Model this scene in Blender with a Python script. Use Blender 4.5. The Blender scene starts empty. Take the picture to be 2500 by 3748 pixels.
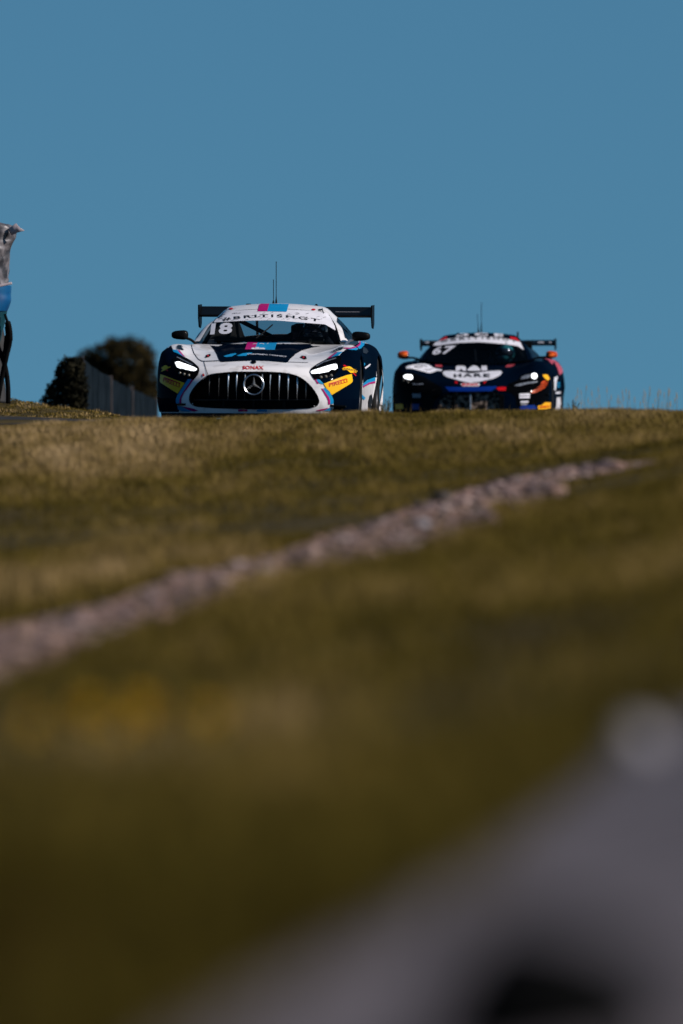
import bpy, bmesh, math, random
import numpy as np
from mathutils import Vector, Matrix, noise as mnoise
from mathutils.bvhtree import BVHTree
from mathutils.geometry import delaunay_2d_cdt

random.seed(7)
rng = np.random.default_rng(7)
scene = bpy.context.scene
COL = scene.collection

# ------------------------------------------------------------------ camera, sky, sun, exposure
CAM_Z = 1.5
PITCH = -0.01098                      # radians, a touch downwards
K = 0.06 / 2500.0                     # radians for one pixel of the 2500 px wide photograph
cam = bpy.data.cameras.new('camera')
cam.sensor_fit = 'HORIZONTAL'
cam.sensor_width = 24.0
cam.lens = 400.0
cam.clip_start = 0.5
cam.clip_end = 20000.0
cam.dof.use_dof = True
cam.dof.focus_distance = 118.5
cam.dof.aperture_fstop = 2.5
cam_o = bpy.data.objects.new('camera', cam)
cam_o.location = (0, 0, CAM_Z)
cam_o.rotation_euler = (math.pi / 2 + PITCH, 0, 0)
COL.objects.link(cam_o)
scene.camera = cam_o

SUN = Vector((0.85, -0.30, 0.58)).normalized()     # towards the sun: from the right, slightly behind the camera
w = bpy.data.worlds.new('World')
scene.world = w
w.use_nodes = True
nt = w.node_tree
nt.nodes.clear()
wo = nt.nodes.new('ShaderNodeOutputWorld')
bg = nt.nodes.new('ShaderNodeBackground')
sky = nt.nodes.new('ShaderNodeTexSky')
sky.sky_type = 'NISHITA'
sky.sun_disc = False
sky.sun_elevation = math.asin(SUN.z)
sky.sun_rotation = math.atan2(SUN.x, SUN.y)
sky.air_density = 1.0
sky.dust_density = 0.0
sky.ozone_density = 2.0
tc = nt.nodes.new('ShaderNodeTexCoord')
va = nt.nodes.new('ShaderNodeVectorMath'); va.operation = 'ADD'
va.inputs[1].default_value = (0, 0, 0.17)
vn = nt.nodes.new('ShaderNodeVectorMath'); vn.operation = 'NORMALIZE'
mul = nt.nodes.new('ShaderNodeVectorMath'); mul.operation = 'MULTIPLY'
mul.inputs[1].default_value = (0.385, 0.725, 0.83)
nt.links.new(tc.outputs['Generated'], va.inputs[0])
nt.links.new(va.outputs[0], vn.inputs[0])
nt.links.new(vn.outputs[0], sky.inputs[0])
nt.links.new(sky.outputs[0], mul.inputs[0])
nt.links.new(mul.outputs[0], bg.inputs[0])
nt.links.new(bg.outputs[0], wo.inputs[0])
bg.inputs[1].default_value = 0.08

sun_d = bpy.data.lights.new('sun', 'SUN')
sun_d.energy = 5.0
sun_d.angle = math.radians(0.5)
sun_d.color = (1.0, 0.93, 0.86)
sun_o = bpy.data.objects.new('sun', sun_d)
sun_o.rotation_euler = SUN.to_track_quat('Z', 'Y').to_euler()
COL.objects.link(sun_o)

scene.view_settings.view_transform = 'Standard'
scene.view_settings.look = 'None'
scene.view_settings.exposure = 0.0
scene.view_settings.gamma = 1.0
scene.render.engine = 'CYCLES'
scene.cycles.use_denoising = True
scene.cycles.max_bounces = 6
scene.cycles.transparent_max_bounces = 12
scene.cycles.caustics_reflective = False
scene.cycles.caustics_refractive = False


# ------------------------------------------------------------------ helpers
def at(u, v, d):
    """world point at distance d along the view, for a pixel of the 2500x3748 photograph"""
    return Vector(((u - 1250) * K * d, d, CAM_Z + d * (PITCH + (1874 - v) * K)))


def new_obj(name, mesh, parent=None, mat=None, smooth=False):
    o = bpy.data.objects.new(name, mesh)
    COL.objects.link(o)
    if parent is not None:
        o.parent = parent
    if mat is not None:
        mesh.materials.append(mat)
    if smooth:
        mesh.polygons.foreach_set('use_smooth', [True] * len(mesh.polygons))
    return o


def from_bm(name, bm, parent=None, mat=None, smooth=False):
    me = bpy.data.meshes.new(name)
    bm.to_mesh(me)
    bm.free()
    return new_obj(name, me, parent, mat, smooth)


def from_np(name, verts, faces, parent=None, mat=None, smooth=False):
    me = bpy.data.meshes.new(name)
    verts = np.asarray(verts, dtype=np.float32)
    faces = np.asarray(faces, dtype=np.int32)
    n = faces.shape[1]
    me.vertices.add(len(verts)); me.vertices.foreach_set('co', verts.ravel())
    me.loops.add(faces.size); me.loops.foreach_set('vertex_index', faces.ravel())
    me.polygons.add(len(faces))
    me.polygons.foreach_set('loop_start', np.arange(0, faces.size, n, dtype=np.int32))
    me.polygons.foreach_set('loop_total', np.full(len(faces), n, dtype=np.int32))
    me.update(calc_edges=True)
    return new_obj(name, me, parent, mat, smooth)


def empty(name, loc=(0, 0, 0), rot=(0, 0, 0)):
    o = bpy.data.objects.new(name, None)
    o.location = loc
    o.rotation_euler = rot
    COL.objects.link(o)
    return o


def tag(o, label=None, cat=None, group=None, kind=None):
    if label: o['label'] = label
    if cat: o['category'] = cat
    if group: o['group'] = group
    if kind: o['kind'] = kind
    return o


def pbsdf(name, color, rough=0.5, metal=0.0, coat=0.0, emit=None, estr=0.0, spec=0.5):
    m = bpy.data.materials.new(name)
    m.use_nodes = True
    p = m.node_tree.nodes['Principled BSDF']
    p.inputs['Base Color'].default_value = (*color, 1)
    p.inputs['Roughness'].default_value = rough
    p.inputs['Metallic'].default_value = metal
    p.inputs['Coat Weight'].default_value = coat
    p.inputs['Coat Roughness'].default_value = 0.06
    p.inputs['Specular IOR Level'].default_value = spec
    if emit:
        p.inputs['Emission Color'].default_value = (*emit, 1)
        p.inputs['Emission Strength'].default_value = estr
    return m


def noisy(m, c1, c2, scale, detail=4.0, bump=0.0, lo=0.35, hi=0.65, rough=None, coord='Object'):
    """base colour between c1 and c2 by a noise; optional bump"""
    nt = m.node_tree
    p = nt.nodes['Principled BSDF']
    tc = nt.nodes.new('ShaderNodeTexCoord')
    n = nt.nodes.new('ShaderNodeTexNoise')
    n.inputs['Scale'].default_value = scale
    n.inputs['Detail'].default_value = detail
    r = nt.nodes.new('ShaderNodeValToRGB')
    r.color_ramp.elements[0].position = lo
    r.color_ramp.elements[1].position = hi
    r.color_ramp.elements[0].color = (*c1, 1)
    r.color_ramp.elements[1].color = (*c2, 1)
    nt.links.new(tc.outputs[coord], n.inputs['Vector'])
    nt.links.new(n.outputs['Fac'], r.inputs[0])
    nt.links.new(r.outputs[0], p.inputs['Base Color'])
    if bump:
        b = nt.nodes.new('ShaderNodeBump')
        b.inputs['Strength'].default_value = bump
        b.inputs['Distance'].default_value = 0.02
        nt.links.new(n.outputs['Fac'], b.inputs['Height'])
        nt.links.new(b.outputs[0], p.inputs['Normal'])
    return m


def hermite(pts, t_out_per):
    """non-uniform Catmull-Rom through pts (n,3) -> dense (m,3); t_out_per samples for each interval"""
    P = np.asarray(pts, float)
    n = len(P)
    d = np.linalg.norm(np.diff(P, axis=0), axis=1)
    t = np.concatenate([[0], np.cumsum(np.maximum(d, 1e-4))])
    T = np.zeros_like(P)
    for i in range(n):
        if i == 0: T[i] = (P[1] - P[0]) / (t[1] - t[0])
        elif i == n - 1: T[i] = (P[-1] - P[-2]) / (t[-1] - t[-2])
        else:
            a = (P[i] - P[i - 1]) / (t[i] - t[i - 1]); b = (P[i + 1] - P[i]) / (t[i + 1] - t[i])
            h0 = t[i] - t[i - 1]; h1 = t[i + 1] - t[i]
            T[i] = (a * h1 + b * h0) / (h0 + h1)
    out = []
    for i in range(n - 1):
        k = t_out_per[i] if hasattr(t_out_per, '__len__') else t_out_per
        h = t[i + 1] - t[i]
        for j in range(k):
            s = j / k
            out.append((2*s**3 - 3*s**2 + 1) * P[i] + (s**3 - 2*s**2 + s) * h * T[i]
                       + (-2*s**3 + 3*s**2) * P[i + 1] + (s**3 - s**2) * h * T[i + 1])
    out.append(P[-1])
    return np.array(out)


def box_bm(bm, c, size, rot=None, bevel=0.0):
    r = bmesh.ops.create_cube(bm, size=1.0)
    vs = r['verts']
    M = Matrix.Translation(c) @ (rot.to_4x4() if rot is not None else Matrix.Identity(4)) @ Matrix.Diagonal((*size, 1))
    bmesh.ops.transform(bm, matrix=M, verts=vs)
    if bevel:
        es = list({e for v in vs for e in v.link_edges})
        bmesh.ops.bevel(bm, geom=es, offset=bevel, segments=2, affect='EDGES', profile=0.5)
    return vs


def tube_bm(bm, pts, rad, seg=8, cap=True):
    """tube along a polyline; rad is a number or one for each point"""
    pts = [Vector(p) for p in pts]
    rads = rad if hasattr(rad, '__len__') else [rad] * len(pts)
    rings = []
    up = Vector((0.123, 0.456, 0.88)).normalized()
    for i, p in enumerate(pts):
        a = pts[max(0, i - 1)]; b = pts[min(len(pts) - 1, i + 1)]
        t = (b - a).normalized()
        n1 = t.cross(up)
        if n1.length < 1e-3: n1 = t.cross(Vector((1, 0, 0)))
        n1.normalize(); n2 = t.cross(n1)
        rings.append([bm.verts.new(p + (n1 * math.cos(2*math.pi*k/seg) + n2 * math.sin(2*math.pi*k/seg)) * rads[i]) for k in range(seg)])
    for a, b in zip(rings, rings[1:]):
        for k in range(seg):
            bm.faces.new((a[k], a[(k + 1) % seg], b[(k + 1) % seg], b[k]))
    if cap:
        bm.faces.new(list(reversed(rings[0]))); bm.faces.new(rings[-1])


def lathe_bm(bm, prof, axis='X', seg=32, origin=(0, 0, 0)):
    """prof: list of (along axis, radius)"""
    rings = []
    for a, r in prof:
        ring = []
        for k in range(seg):
            c, s = math.cos(2*math.pi*k/seg) * r, math.sin(2*math.pi*k/seg) * r
            co = (a, c, s) if axis == 'X' else ((c, a, s) if axis == 'Y' else (c, s, a))
            ring.append(bm.verts.new(Vector(co) + Vector(origin)))
        rings.append(ring)
    for A, B in zip(rings, rings[1:]):
        for k in range(seg):
            bm.faces.new((A[k], A[(k + 1) % seg], B[(k + 1) % seg], B[k]))
    return rings


def smoothstep(a, b, x):
    t = np.clip((np.asarray(x, float) - a) / (b - a), 0, 1)
    return t * t * (3 - 2 * t)


# ------------------------------------------------------------------ terrain shape (heights relative to the camera)
GD = np.array([0, 10, 13, 16, 20, 24, 30, 36, 42, 50, 60, 72, 85, 98, 101, 104])
GZ = np.array([
    [-.70, -.71, -.727, -.723, -.76, -.80, -.852, -.93, -.991, -1.05, -.985, -.80, -.578, -.335, -.345, -.38],
    [-.66, -.66, -.675, -.69, -.722, -.76, -.80, -.83, -.84, -.832, -.79, -.714, -.537, -.230, -.204, -.235],
    [-.62, -.62, -.61, -.60, -.595, -.60, -.63, -.645, -.65, -.616, -.552, -.42, -.333, -.215, -.20, -.22]])
GRASS_H = 0.055


def _pchip(xs, ys, x):
    h = np.diff(xs); d = np.diff(ys) / h
    m = np.zeros_like(ys)
    m[1:-1] = np.where(d[:-1] * d[1:] > 0, 2 * d[:-1] * d[1:] / (d[:-1] + d[1:] + 1e-12), 0)
    i = np.clip(np.searchsorted(xs, x) - 1, 0, len(h) - 1)
    s = (x - xs[i]) / h[i]
    return ((2*s**3 - 3*s**2 + 1) * ys[i] + (s**3 - 2*s**2 + s) * h[i] * m[i]
            + (-2*s**3 + 3*s**2) * ys[i + 1] + (s**3 - s**2) * h[i] * m[i + 1])


def track_z(x, y):
    return -.366 - .0056 * (y - 112) + .042 * np.clip(-x - 1.6, 0, 3)


def track_left(y):
    return -2.28 + .07 * np.clip(y - 120, 0, None) - .35 * np.clip(120 - y, 0, None)


def ground_z(x, y):
    x = np.asarray(x, float); y = np.asarray(y, float)
    yc = np.clip(y, 6, 104)
    u = np.clip(x / (K * yc) + 1250, -700, 3200)
    z0, z1, z2 = (_pchip(GD, GZ[i], np.clip(y, 0, 104)) for i in range(3))
    s = u / 2500.0
    q = z0 * (1 - s) * (1 - 2 * s) + z1 * 4 * s * (1 - s) + z2 * s * (2 * s - 1)
    near = q - GRASS_H
    lump = .026 * np.sin(x * 1.1 + y * .45) * np.sin(y * .6 - x) + .01 * np.sin(x * 5.3 + 1) * np.sin(y * 2.3)
    near = near + lump * smoothstep(22, 40, y) * (1 - smoothstep(92, 99, y))
    far = track_z(x, np.minimum(y, 150)) - .004
    far = far - .02 * np.clip(y - 150, 0, None) * smoothstep(150, 200, y)
    bank = (.20 * smoothstep(-1.2, -4.0, x)) * np.exp(-((y - 128) / 4.5) ** 2)
    bank = bank * (1 + .12 * np.sin(x * 7 + y) + .1 * np.sin(x * 17 - y * 2))
    drop = -1.1 * smoothstep(134, 150, y) * smoothstep(0.2, -3, x) * (1 - smoothstep(400, 900, y))
    t = smoothstep(103, 106.5, y)
    z = near * (1 - t) + (far + bank + drop) * t
    return z + CAM_Z


def gz(x, y):
    return float(ground_z(np.array([x]), np.array([y]))[0])


def ground_hit(u, v, extra=0.0):
    """where the view ray of a photograph pixel meets the ground in front of the crest"""
    d = np.linspace(7, 104, 6000)
    x = (u - 1250) * K * d
    zr = CAM_Z + d * (PITCH + (1874 - v) * K)
    diff = zr - (ground_z(x, d) + extra)
    i = np.argmax(diff < 0) if np.any(diff < 0) else len(d) - 1
    return Vector((x[i], d[i], ground_z(x[i:i+1], d[i:i+1])[0]))


# materials for land
m_ground = pbsdf('soil', (.05, .042, .02), .95, spec=.1)
noisy(m_ground, (.030, .022, .006), (.075, .052, .016), 1.3, 6, bump=.6)
m_asphalt = pbsdf('asphalt', (.06, .06, .07), .85, spec=.2)
noisy(m_asphalt, (.09, .073, .077), (.185, .155, .162), 2.2, 8, bump=.4, lo=.3, hi=.7)
m_track = pbsdf('track_asphalt', (.05, .05, .055), .8, spec=.2)
noisy(m_track, (.012, .012, .015), (.028, .028, .032), 3.0, 6)
m_gravel = pbsdf('gravel_bed', (.15, .11, .09), .95, spec=.1)
noisy(m_gravel, (.25, .135, .085), (.23, .165, .15), 2.5, 5, bump=.6)

# ground sheet
xs = np.concatenate([-np.geomspace(6000, 9, 26), np.arange(-8.5, 8.51, .22), np.geomspace(9, 6000, 26)])
ys = np.concatenate([[-200, -60, -20, -5, 2], np.arange(6, 140, .45), np.geomspace(141, 9000, 42)])
X, Y = np.meshgrid(xs, ys)
Z = ground_z(X, Y)
V = np.stack([X, Y, Z], -1).reshape(-1, 3)
nx, ny = len(xs), len(ys)
ii, jj = np.meshgrid(np.arange(nx - 1), np.arange(ny - 1))
a = (jj * nx + ii).ravel()
F = np.stack([a, a + 1, a + nx + 1, a + nx], 1)
tag(from_np('ground', V, F, None, m_ground, True), kind='structure')


def strip_sheet(name, left, right, lift, mat, n_across=8, sub=6):
    """sheet between two matching polylines of ground points (x, y)"""
    L = hermite([(p[0], p[1], 0) for p in left], sub); R = hermite([(p[0], p[1], 0) for p in right], sub)
    vs = []
    for p, q in zip(L, R):
        for k in range(n_across + 1):
            c = p + (q - p) * k / n_across
            vs.append((c[0], c[1], 0))
    vs = np.array(vs)
    vs[:, 2] = ground_z(vs[:, 0], vs[:, 1]) + lift
    n = n_across + 1
    fs = [(i*n + k, i*n + k + 1, (i+1)*n + k + 1, (i+1)*n + k) for i in range(len(L) - 1) for k in range(n_across)]
    return from_np(name, vs, fs, None, mat, True)


# the race track beyond the crest
ty = list(np.arange(104.8, 150, 3)) + [155, 165, 180, 210, 260]
tag(strip_sheet('race_track', [(track_left(y), y) for y in ty], [(track_left(y) + 11, y) for y in ty], .005, m_track, 24, 3), kind='structure')

# gravel strip across the slope
GRV = [(-900, 2560, 2790), (0, 2300, 2500), (478, 2178, 2330), (797, 2085, 2220), (1116, 1995, 2120), (1435, 1885, 2040), (1753, 1785, 1955), (2072, 1712, 1825),
       (2232, 1702, 1738), (2400, 1694, 1702), (2560, 1689, 1691), (3300, 1668, 1669)]
g_up = [ground_hit(u, a) for u, a, b in GRV]
g_lo = [ground_hit(u, b) for u, a, b in GRV]
tag(strip_sheet('gravel_path', g_up, g_lo, .012, m_gravel, 6, 10), kind='structure')

# paved shoulder at the lower right
ASP = [(420, 4000), (800, 3750), (1435, 3370), (2073, 2940), (2500, 2610), (3300, 2270)]
a_edge = [ground_hit(u, v) for u, v in ASP]
a_out = [Vector((p.x + .9, p.y - 9.0, 0)) for p in a_edge]
a_out = [Vector((p.x + (3.2 if i > 1 else 1.5), min(p.y - 5, 7 + i * .3), 0)) for i, p in enumerate(a_edge)]
tag(strip_sheet('paved_shoulder', a_edge, a_out, .012, m_asphalt, 30, 10), kind='structure')


def dense_xy(pl, n=12):
    return hermite([(p[0], p[1], 0) for p in pl], n)[:, :2]


_gu, _gl, _ae = dense_xy(g_up), dense_xy(g_lo), dense_xy(a_edge)


def on_gravel(x, y, pad=0.0):
    yu = np.interp(x, *_gu[np.argsort(_gu[:, 0])].T); yl = np.interp(x, *_gl[np.argsort(_gl[:, 0])].T)
    return (y < yu - pad) & (y > yl + pad)


def on_asphalt(x, y):
    ye = np.interp(x, *_ae[np.argsort(_ae[:, 0])].T)
    return y < ye


def asphalt_in(x, y):
    return np.clip(np.interp(x, *_ae[np.argsort(_ae[:, 0])].T) - y, 0, None)


# ------------------------------------------------------------------ grass
_NT = np.random.default_rng(21).uniform(-1, 1, (6, 128, 128))


def vnoise(x, y, sx, sy, k):
    X_, Y_ = x / sx + 50.3, y / sy + 17.7
    i, j = np.floor(X_).astype(int), np.floor(Y_).astype(int)
    fx, fy = X_ - i, Y_ - j
    fx, fy = fx * fx * (3 - 2 * fx), fy * fy * (3 - 2 * fy)
    t = _NT[k]
    g = lambda a_, b_: t[a_ % 128, b_ % 128]
    return (g(i, j) * (1 - fx) + g(i + 1, j) * fx) * (1 - fy) + (g(i, j + 1) * (1 - fx) + g(i + 1, j + 1) * fx) * fy


def wave(x, y):
    return .75 * vnoise(x, y, .9, 7.0, 0) + .6 * vnoise(x, y, .35, 2.6, 1) + .3 * vnoise(x, y, .14, 1.1, 2)


def grass_mesh(name, x, y, h, wd, lean, mat, tint):
    n = len(x)
    z = ground_z(x, y) - .004
    ang = rng.uniform(0, 2 * np.pi, n)
    fac = rng.uniform(0, 2 * np.pi, n)
    dx, dy = np.cos(ang), np.sin(ang)
    wx, wy = np.cos(fac) * wd / 2, np.sin(fac) * wd / 2
    b = np.stack([x, y, z], 1)
    mid = b + np.stack([dx * lean * h * .35, dy * lean * h * .35, h * .55], 1)
    top = b + np.stack([dx * lean * h, dy * lean * h, h * (1 - .25 * lean)], 1)
    wv = np.stack([wx, wy, np.zeros(n)], 1)
    V = np.stack([b - wv, b + wv, mid + wv * .8, mid - wv * .8, top], 1).reshape(-1, 3)
    k = np.arange(n) * 5
    F = np.concatenate([np.stack([k, k + 1, k + 2], 1), np.stack([k, k + 2, k + 3], 1), np.stack([k + 3, k + 2, k + 4], 1)])
    o = from_np(name, V, F, None, mat, False)
    at_ = o.data.attributes.new('tint', 'FLOAT', 'POINT')
    at_.data.foreach_set('value', np.repeat(tint, 5).astype(np.float32))
    return o


def grass_material(name):
    m = pbsdf(name, (.1, .09, .03), .85, spec=.02)
    nt = m.node_tree; p = nt.nodes['Principled BSDF']
    at_ = nt.nodes.new('ShaderNodeAttribute'); at_.attribute_name = 'tint'
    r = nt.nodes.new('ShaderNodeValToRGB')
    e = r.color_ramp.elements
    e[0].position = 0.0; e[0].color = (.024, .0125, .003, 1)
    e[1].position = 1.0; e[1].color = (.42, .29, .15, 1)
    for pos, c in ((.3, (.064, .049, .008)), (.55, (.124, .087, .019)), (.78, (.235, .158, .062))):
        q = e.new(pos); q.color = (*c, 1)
    nt.links.new(at_.outputs['Fac'], r.inputs[0])
    nt.links.new(r.outputs[0], p.inputs['Base Color'])
    p.inputs['Subsurface Weight'].default_value = 0.0
    return m


m_grass = grass_material('grass_blades')


def scatter(n, y0, y1, wide=1.35, pad=.6):
    y = y0 + (y1 - y0) * np.sqrt(rng.uniform(0, 1, n)) if y0 > 20 else rng.uniform(y0, y1, n)
    hw = .03 * y * wide + pad
    x = rng.uniform(-1, 1, n) * hw
    return x, y


parts = []
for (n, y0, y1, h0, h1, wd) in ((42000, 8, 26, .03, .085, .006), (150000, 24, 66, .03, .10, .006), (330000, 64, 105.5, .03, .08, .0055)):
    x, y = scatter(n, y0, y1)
    wv = wave(x, y)
    keep = (~on_gravel(x, y, .05) | (rng.uniform(0, 1, n) < .10)) & (~on_gravel(x, y, .35) | (rng.uniform(0, 1, n) < .3)) & ~(on_asphalt(x, y) & (rng.uniform(0, 1, n) > np.exp(-asphalt_in(x, y) / .45))) & (rng.uniform(0, 1, n) < .85 + .3 * wv) & ((y < 103.2) | (x > -1.75))
    x, y, wv = x[keep], y[keep], wv[keep]
    n = len(x)
    h = rng.uniform(h0, h1, n) * np.clip(1 + .55 * wv, .3, 2)
    # dry straw towards the sunny crest and the left, greener towards the right and the hollow
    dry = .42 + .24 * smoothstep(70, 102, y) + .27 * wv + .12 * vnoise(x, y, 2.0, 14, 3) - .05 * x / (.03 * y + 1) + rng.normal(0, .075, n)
    dry = np.where(rng.uniform(0, 1, n) < .04, dry + .2, dry) * (.22 + .78 * smoothstep(11, 30, y)) + .14 * vnoise(x, y, .45, 1.6, 4) * (1 - smoothstep(26, 44, y))  # browner towards the camera, with vignette darkening put into the blade tint
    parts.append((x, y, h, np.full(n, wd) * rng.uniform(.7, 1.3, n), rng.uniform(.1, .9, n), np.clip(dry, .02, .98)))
# verge on the bank beyond the track
n = 60000
y = rng.uniform(118, 134, n); x = rng.uniform(-8, -1.0, n)
k = x < track_left(y) - .25
x, y = x[k], y[k]; n = len(x)
bw = np.sin(x * 6.0 + y * 1.3) * np.sin(y * 2.1 - x * 3)
parts.append((x, y, rng.uniform(.012, .035, n) * (1 + .6 * bw), np.full(n, .008), rng.uniform(.2, .9, n), np.clip(.48 + .33 * bw + rng.normal(0, .12, n), .02, .98)))
# tall dry stalks standing over the crest
n = 260
y = rng.uniform(97, 105, n); x = rng.uniform(-5, 5, n)
x = np.where(rng.uniform(0, 1, n) < .5, np.abs(x), x)
parts.append((x, y, rng.uniform(.06, .14, n), np.full(n, .0025), rng.uniform(.05, .35, n), np.clip(rng.normal(.7, .12, n), .2, .98)))
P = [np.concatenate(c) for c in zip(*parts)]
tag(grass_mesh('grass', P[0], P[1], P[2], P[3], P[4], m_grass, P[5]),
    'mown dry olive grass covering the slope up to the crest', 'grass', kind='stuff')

# seed heads of the tall grass
n = 110
y = rng.uniform(98, 105, n); x = np.clip(rng.choice([2.4, 2.8, 3.3, 3.8], n) + rng.normal(0, .25, n), 2.15, 4.6)
bm = bmesh.new()
for i in range(n):
    h = random.uniform(.10, .24)
    b = Vector((x[i], y[i], gz(x[i], y[i])))
    t = b + Vector((random.uniform(-.05, .05), random.uniform(-.05, .05), h))
    tube_bm(bm, [b, b.lerp(t, .6), t], [.0016, .0013, .001], 3, False)
    tube_bm(bm, [t - Vector((0, 0, .03)), t, t + Vector((0, 0, .03))], [.001, .0035, .001], 4, False)
m_straw = pbsdf('straw', (.30, .22, .12), .8, spec=.1)
tag(from_bm('seed_grass', bm, None, m_straw), 'thin dry seed heads rising above the crest against the sky', 'grass', kind='stuff')

# ------------------------------------------------------------------ gravel stones
def ico(sub=1):
    bm = bmesh.new(); bmesh.ops.create_icosphere(bm, subdivisions=sub, radius=1.0)
    v = np.array([q.co[:] for q in bm.verts]); f = np.array([[q.index for q in t.verts] for t in bm.faces]); bm.free()
    return v, f


iv, if_ = ico(1)
n = 40000
y = rng.uniform(40, 80, n); x = rng.uniform(-3.2, 3.6, n)
k = on_gravel(x, y, .10) & (rng.uniform(0, 1, n) < np.where(on_gravel(x, y, .7), .9, .35)) | (on_gravel(x, y, -.5) & (rng.uniform(0, 1, n) < .04))
x, y = x[k], y[k]; n = len(x)
sz = rng.gamma(1.6, .0075, n) + .006
tint = np.clip(rng.normal(.5, .22, n) + .22 * np.sin(x * 3.1 + y * 1.3) * np.sin(y * .8 - x * 2), 0, 1)
z = ground_z(x, y) + .012
R = rng.normal(0, 1, (n, 1, 3)) * .2 + 1
jit = 1 + rng.normal(0, .12, (n, len(iv), 1))
V = iv[None] * jit * (sz[:, None, None] * R * np.array([1.2, 1.2, .42]))
V = V + np.stack([x, y, z + sz * .12], 1)[:, None]
F = (if_[None] + (np.arange(n) * len(iv))[:, None, None]).reshape(-1, 3)
m_stone = pbsdf('stones', (.2, .17, .16), .85, spec=.2)
nt = m_stone.node_tree
at_ = nt.nodes.new('ShaderNodeAttribute'); at_.attribute_name = 'tint'
r = nt.nodes.new('ShaderNodeValToRGB'); e = r.color_ramp.elements
e[0].color = (.05, .038, .038, 1); e[1].color = (.36, .29, .28, 1)
q = e.new(.4); q.color = (.14, .10, .10, 1)
q = e.new(.65); q.color = (.28, .17, .13, 1)
nt.links.new(at_.outputs['Fac'], r.inputs[0]); nt.links.new(r.outputs[0], nt.nodes['Principled BSDF'].inputs['Base Color'])
o = from_np('gravel', V.reshape(-1, 3), F, None, m_stone, False)
q = o.data.attributes.new('tint', 'FLOAT', 'POINT'); q.data.foreach_set('value', np.repeat(tint, len(iv)).astype(np.float32))
tag(o, 'pinkish grey loose stones in a diagonal strip across the grass', 'gravel', kind='stuff')


def rock(name, p, size, mat, label, cat, sub=2, flat=.7, seed=0):
    v, f = ico(sub)
    v = np.array([list(Vector(c) * (1 + .22 * mnoise.noise(Vector(c) * 1.3 + Vector((seed, 0, 0))))) for c in v]) * np.array(size)
    o = from_np(name, v, f, None, mat, False)
    o.location = p
    return tag(o, label, cat)


m_pale = pbsdf('pale_stone', (.62, .60, .62), .7); noisy(m_pale, (.20, .185, .20), (.27, .25, .265), 12, 5)
m_rubber = pbsdf('black_rubber', (.003, .003, .003), .9, spec=.02); noisy(m_rubber, (.0015, .0015, .0015), (.004, .004, .004), 20, 4)
p = ground_hit(2330, 2790)
rock('stone', (p.x, p.y, p.z + .03), (.045, .05, .045), m_pale, 'pale stone lying on the grey paved shoulder at right', 'stone', seed=3)
p = ground_hit(1985, 3960)
rock('rubber_lump', (p.x, p.y, p.z + .05), (.135, .18, .125), m_rubber, 'black rubber lump lying on the paving at the bottom edge', 'debris', seed=9)
p = ground_hit(1620, 1848)
m_dark_rock = pbsdf('dark_stone', (.04, .03, .025), .9); noisy(m_dark_rock, (.03, .022, .018), (.06, .045, .04), 15, 4)
rock('stone', (p.x, p.y, p.z + .035), (.065, .07, .05), m_dark_rock, 'dark brown stone on the upper edge of the gravel strip', 'stone', seed=5)
p = ground_hit(1545, 1940)
rock('stone', (p.x, p.y, p.z + .03), (.045, .04, .03), m_pale, 'large pale stone in the middle of the gravel strip', 'stone', seed=6)

# ------------------------------------------------------------------ yellow flowers
m_yel = pbsdf('petal_yellow', (.75, .42, .01), .6); noisy(m_yel, (.78, .50, .005), (.88, .62, .01), 40, 3)
m_stem = pbsdf('stem_green', (.06, .075, .02), .7); noisy(m_stem, (.045, .06, .015), (.08, .09, .025), 30, 3)
FL = [(135, 2740, .55, 'faint yellow flower at the far left of the flower row'),
      (325, 2715, 1.0, 'bright yellow flower, second from the left in the row'),
      (425, 2765, .5, 'low yellow flower between the two brightest ones in the row'),
      (535, 2718, 1.0, 'bright yellow flower right of the middle of the flower row'),
      (765, 2750, .95, 'yellow flower standing alone at the right of the flower row')]
for (u, v, s, lab) in FL:
    p = ground_hit(u, v + 110)
    root = empty('yellow_flower', p)
    tag(root, lab, 'flower', 'yellow flowers in the grass')
    bm = bmesh.new()
    tube_bm(bm, [(0, 0, -.01), (.004, 0, .05), (0, .002, .10)], [.003, .0025, .002], 5)
    from_bm('stem', bm, root, m_stem, True)
    bm = bmesh.new()
    for k in range(3):
        a = k * 2.1
        q = [bm.verts.new(c) for c in ((0, 0, .0), (.02*math.cos(a-.3), .02*math.sin(a-.3), .02), (.055*math.cos(a), .055*math.sin(a), .03), (.02*math.cos(a+.3), .02*math.sin(a+.3), .02))]
        bm.faces.new(q)
    tag(from_bm('leaves', bm, root, m_stem), kind='stuff')
    for k in range(int(5 + 5 * s)):
        bm = bmesh.new()
        c = Vector((random.uniform(-.017, .017), random.uniform(-.02, .02), random.uniform(.09, .14)))
        for j in range(6):
            a = j * math.pi / 3
            d1 = Vector((math.cos(a), math.sin(a), 1.0)); d2 = Vector((math.cos(a + .5), math.sin(a + .5), .8)); d3 = Vector((math.cos(a - .5), math.sin(a - .5), .8))
            q = [bm.verts.new(c), bm.verts.new(c + d3 * .024 * s), bm.verts.new(c + d1 * .036 * s), bm.verts.new(c + d2 * .024 * s)]
            bm.faces.new(q)
        from_bm('blossom', bm, root, m_yel)

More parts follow.
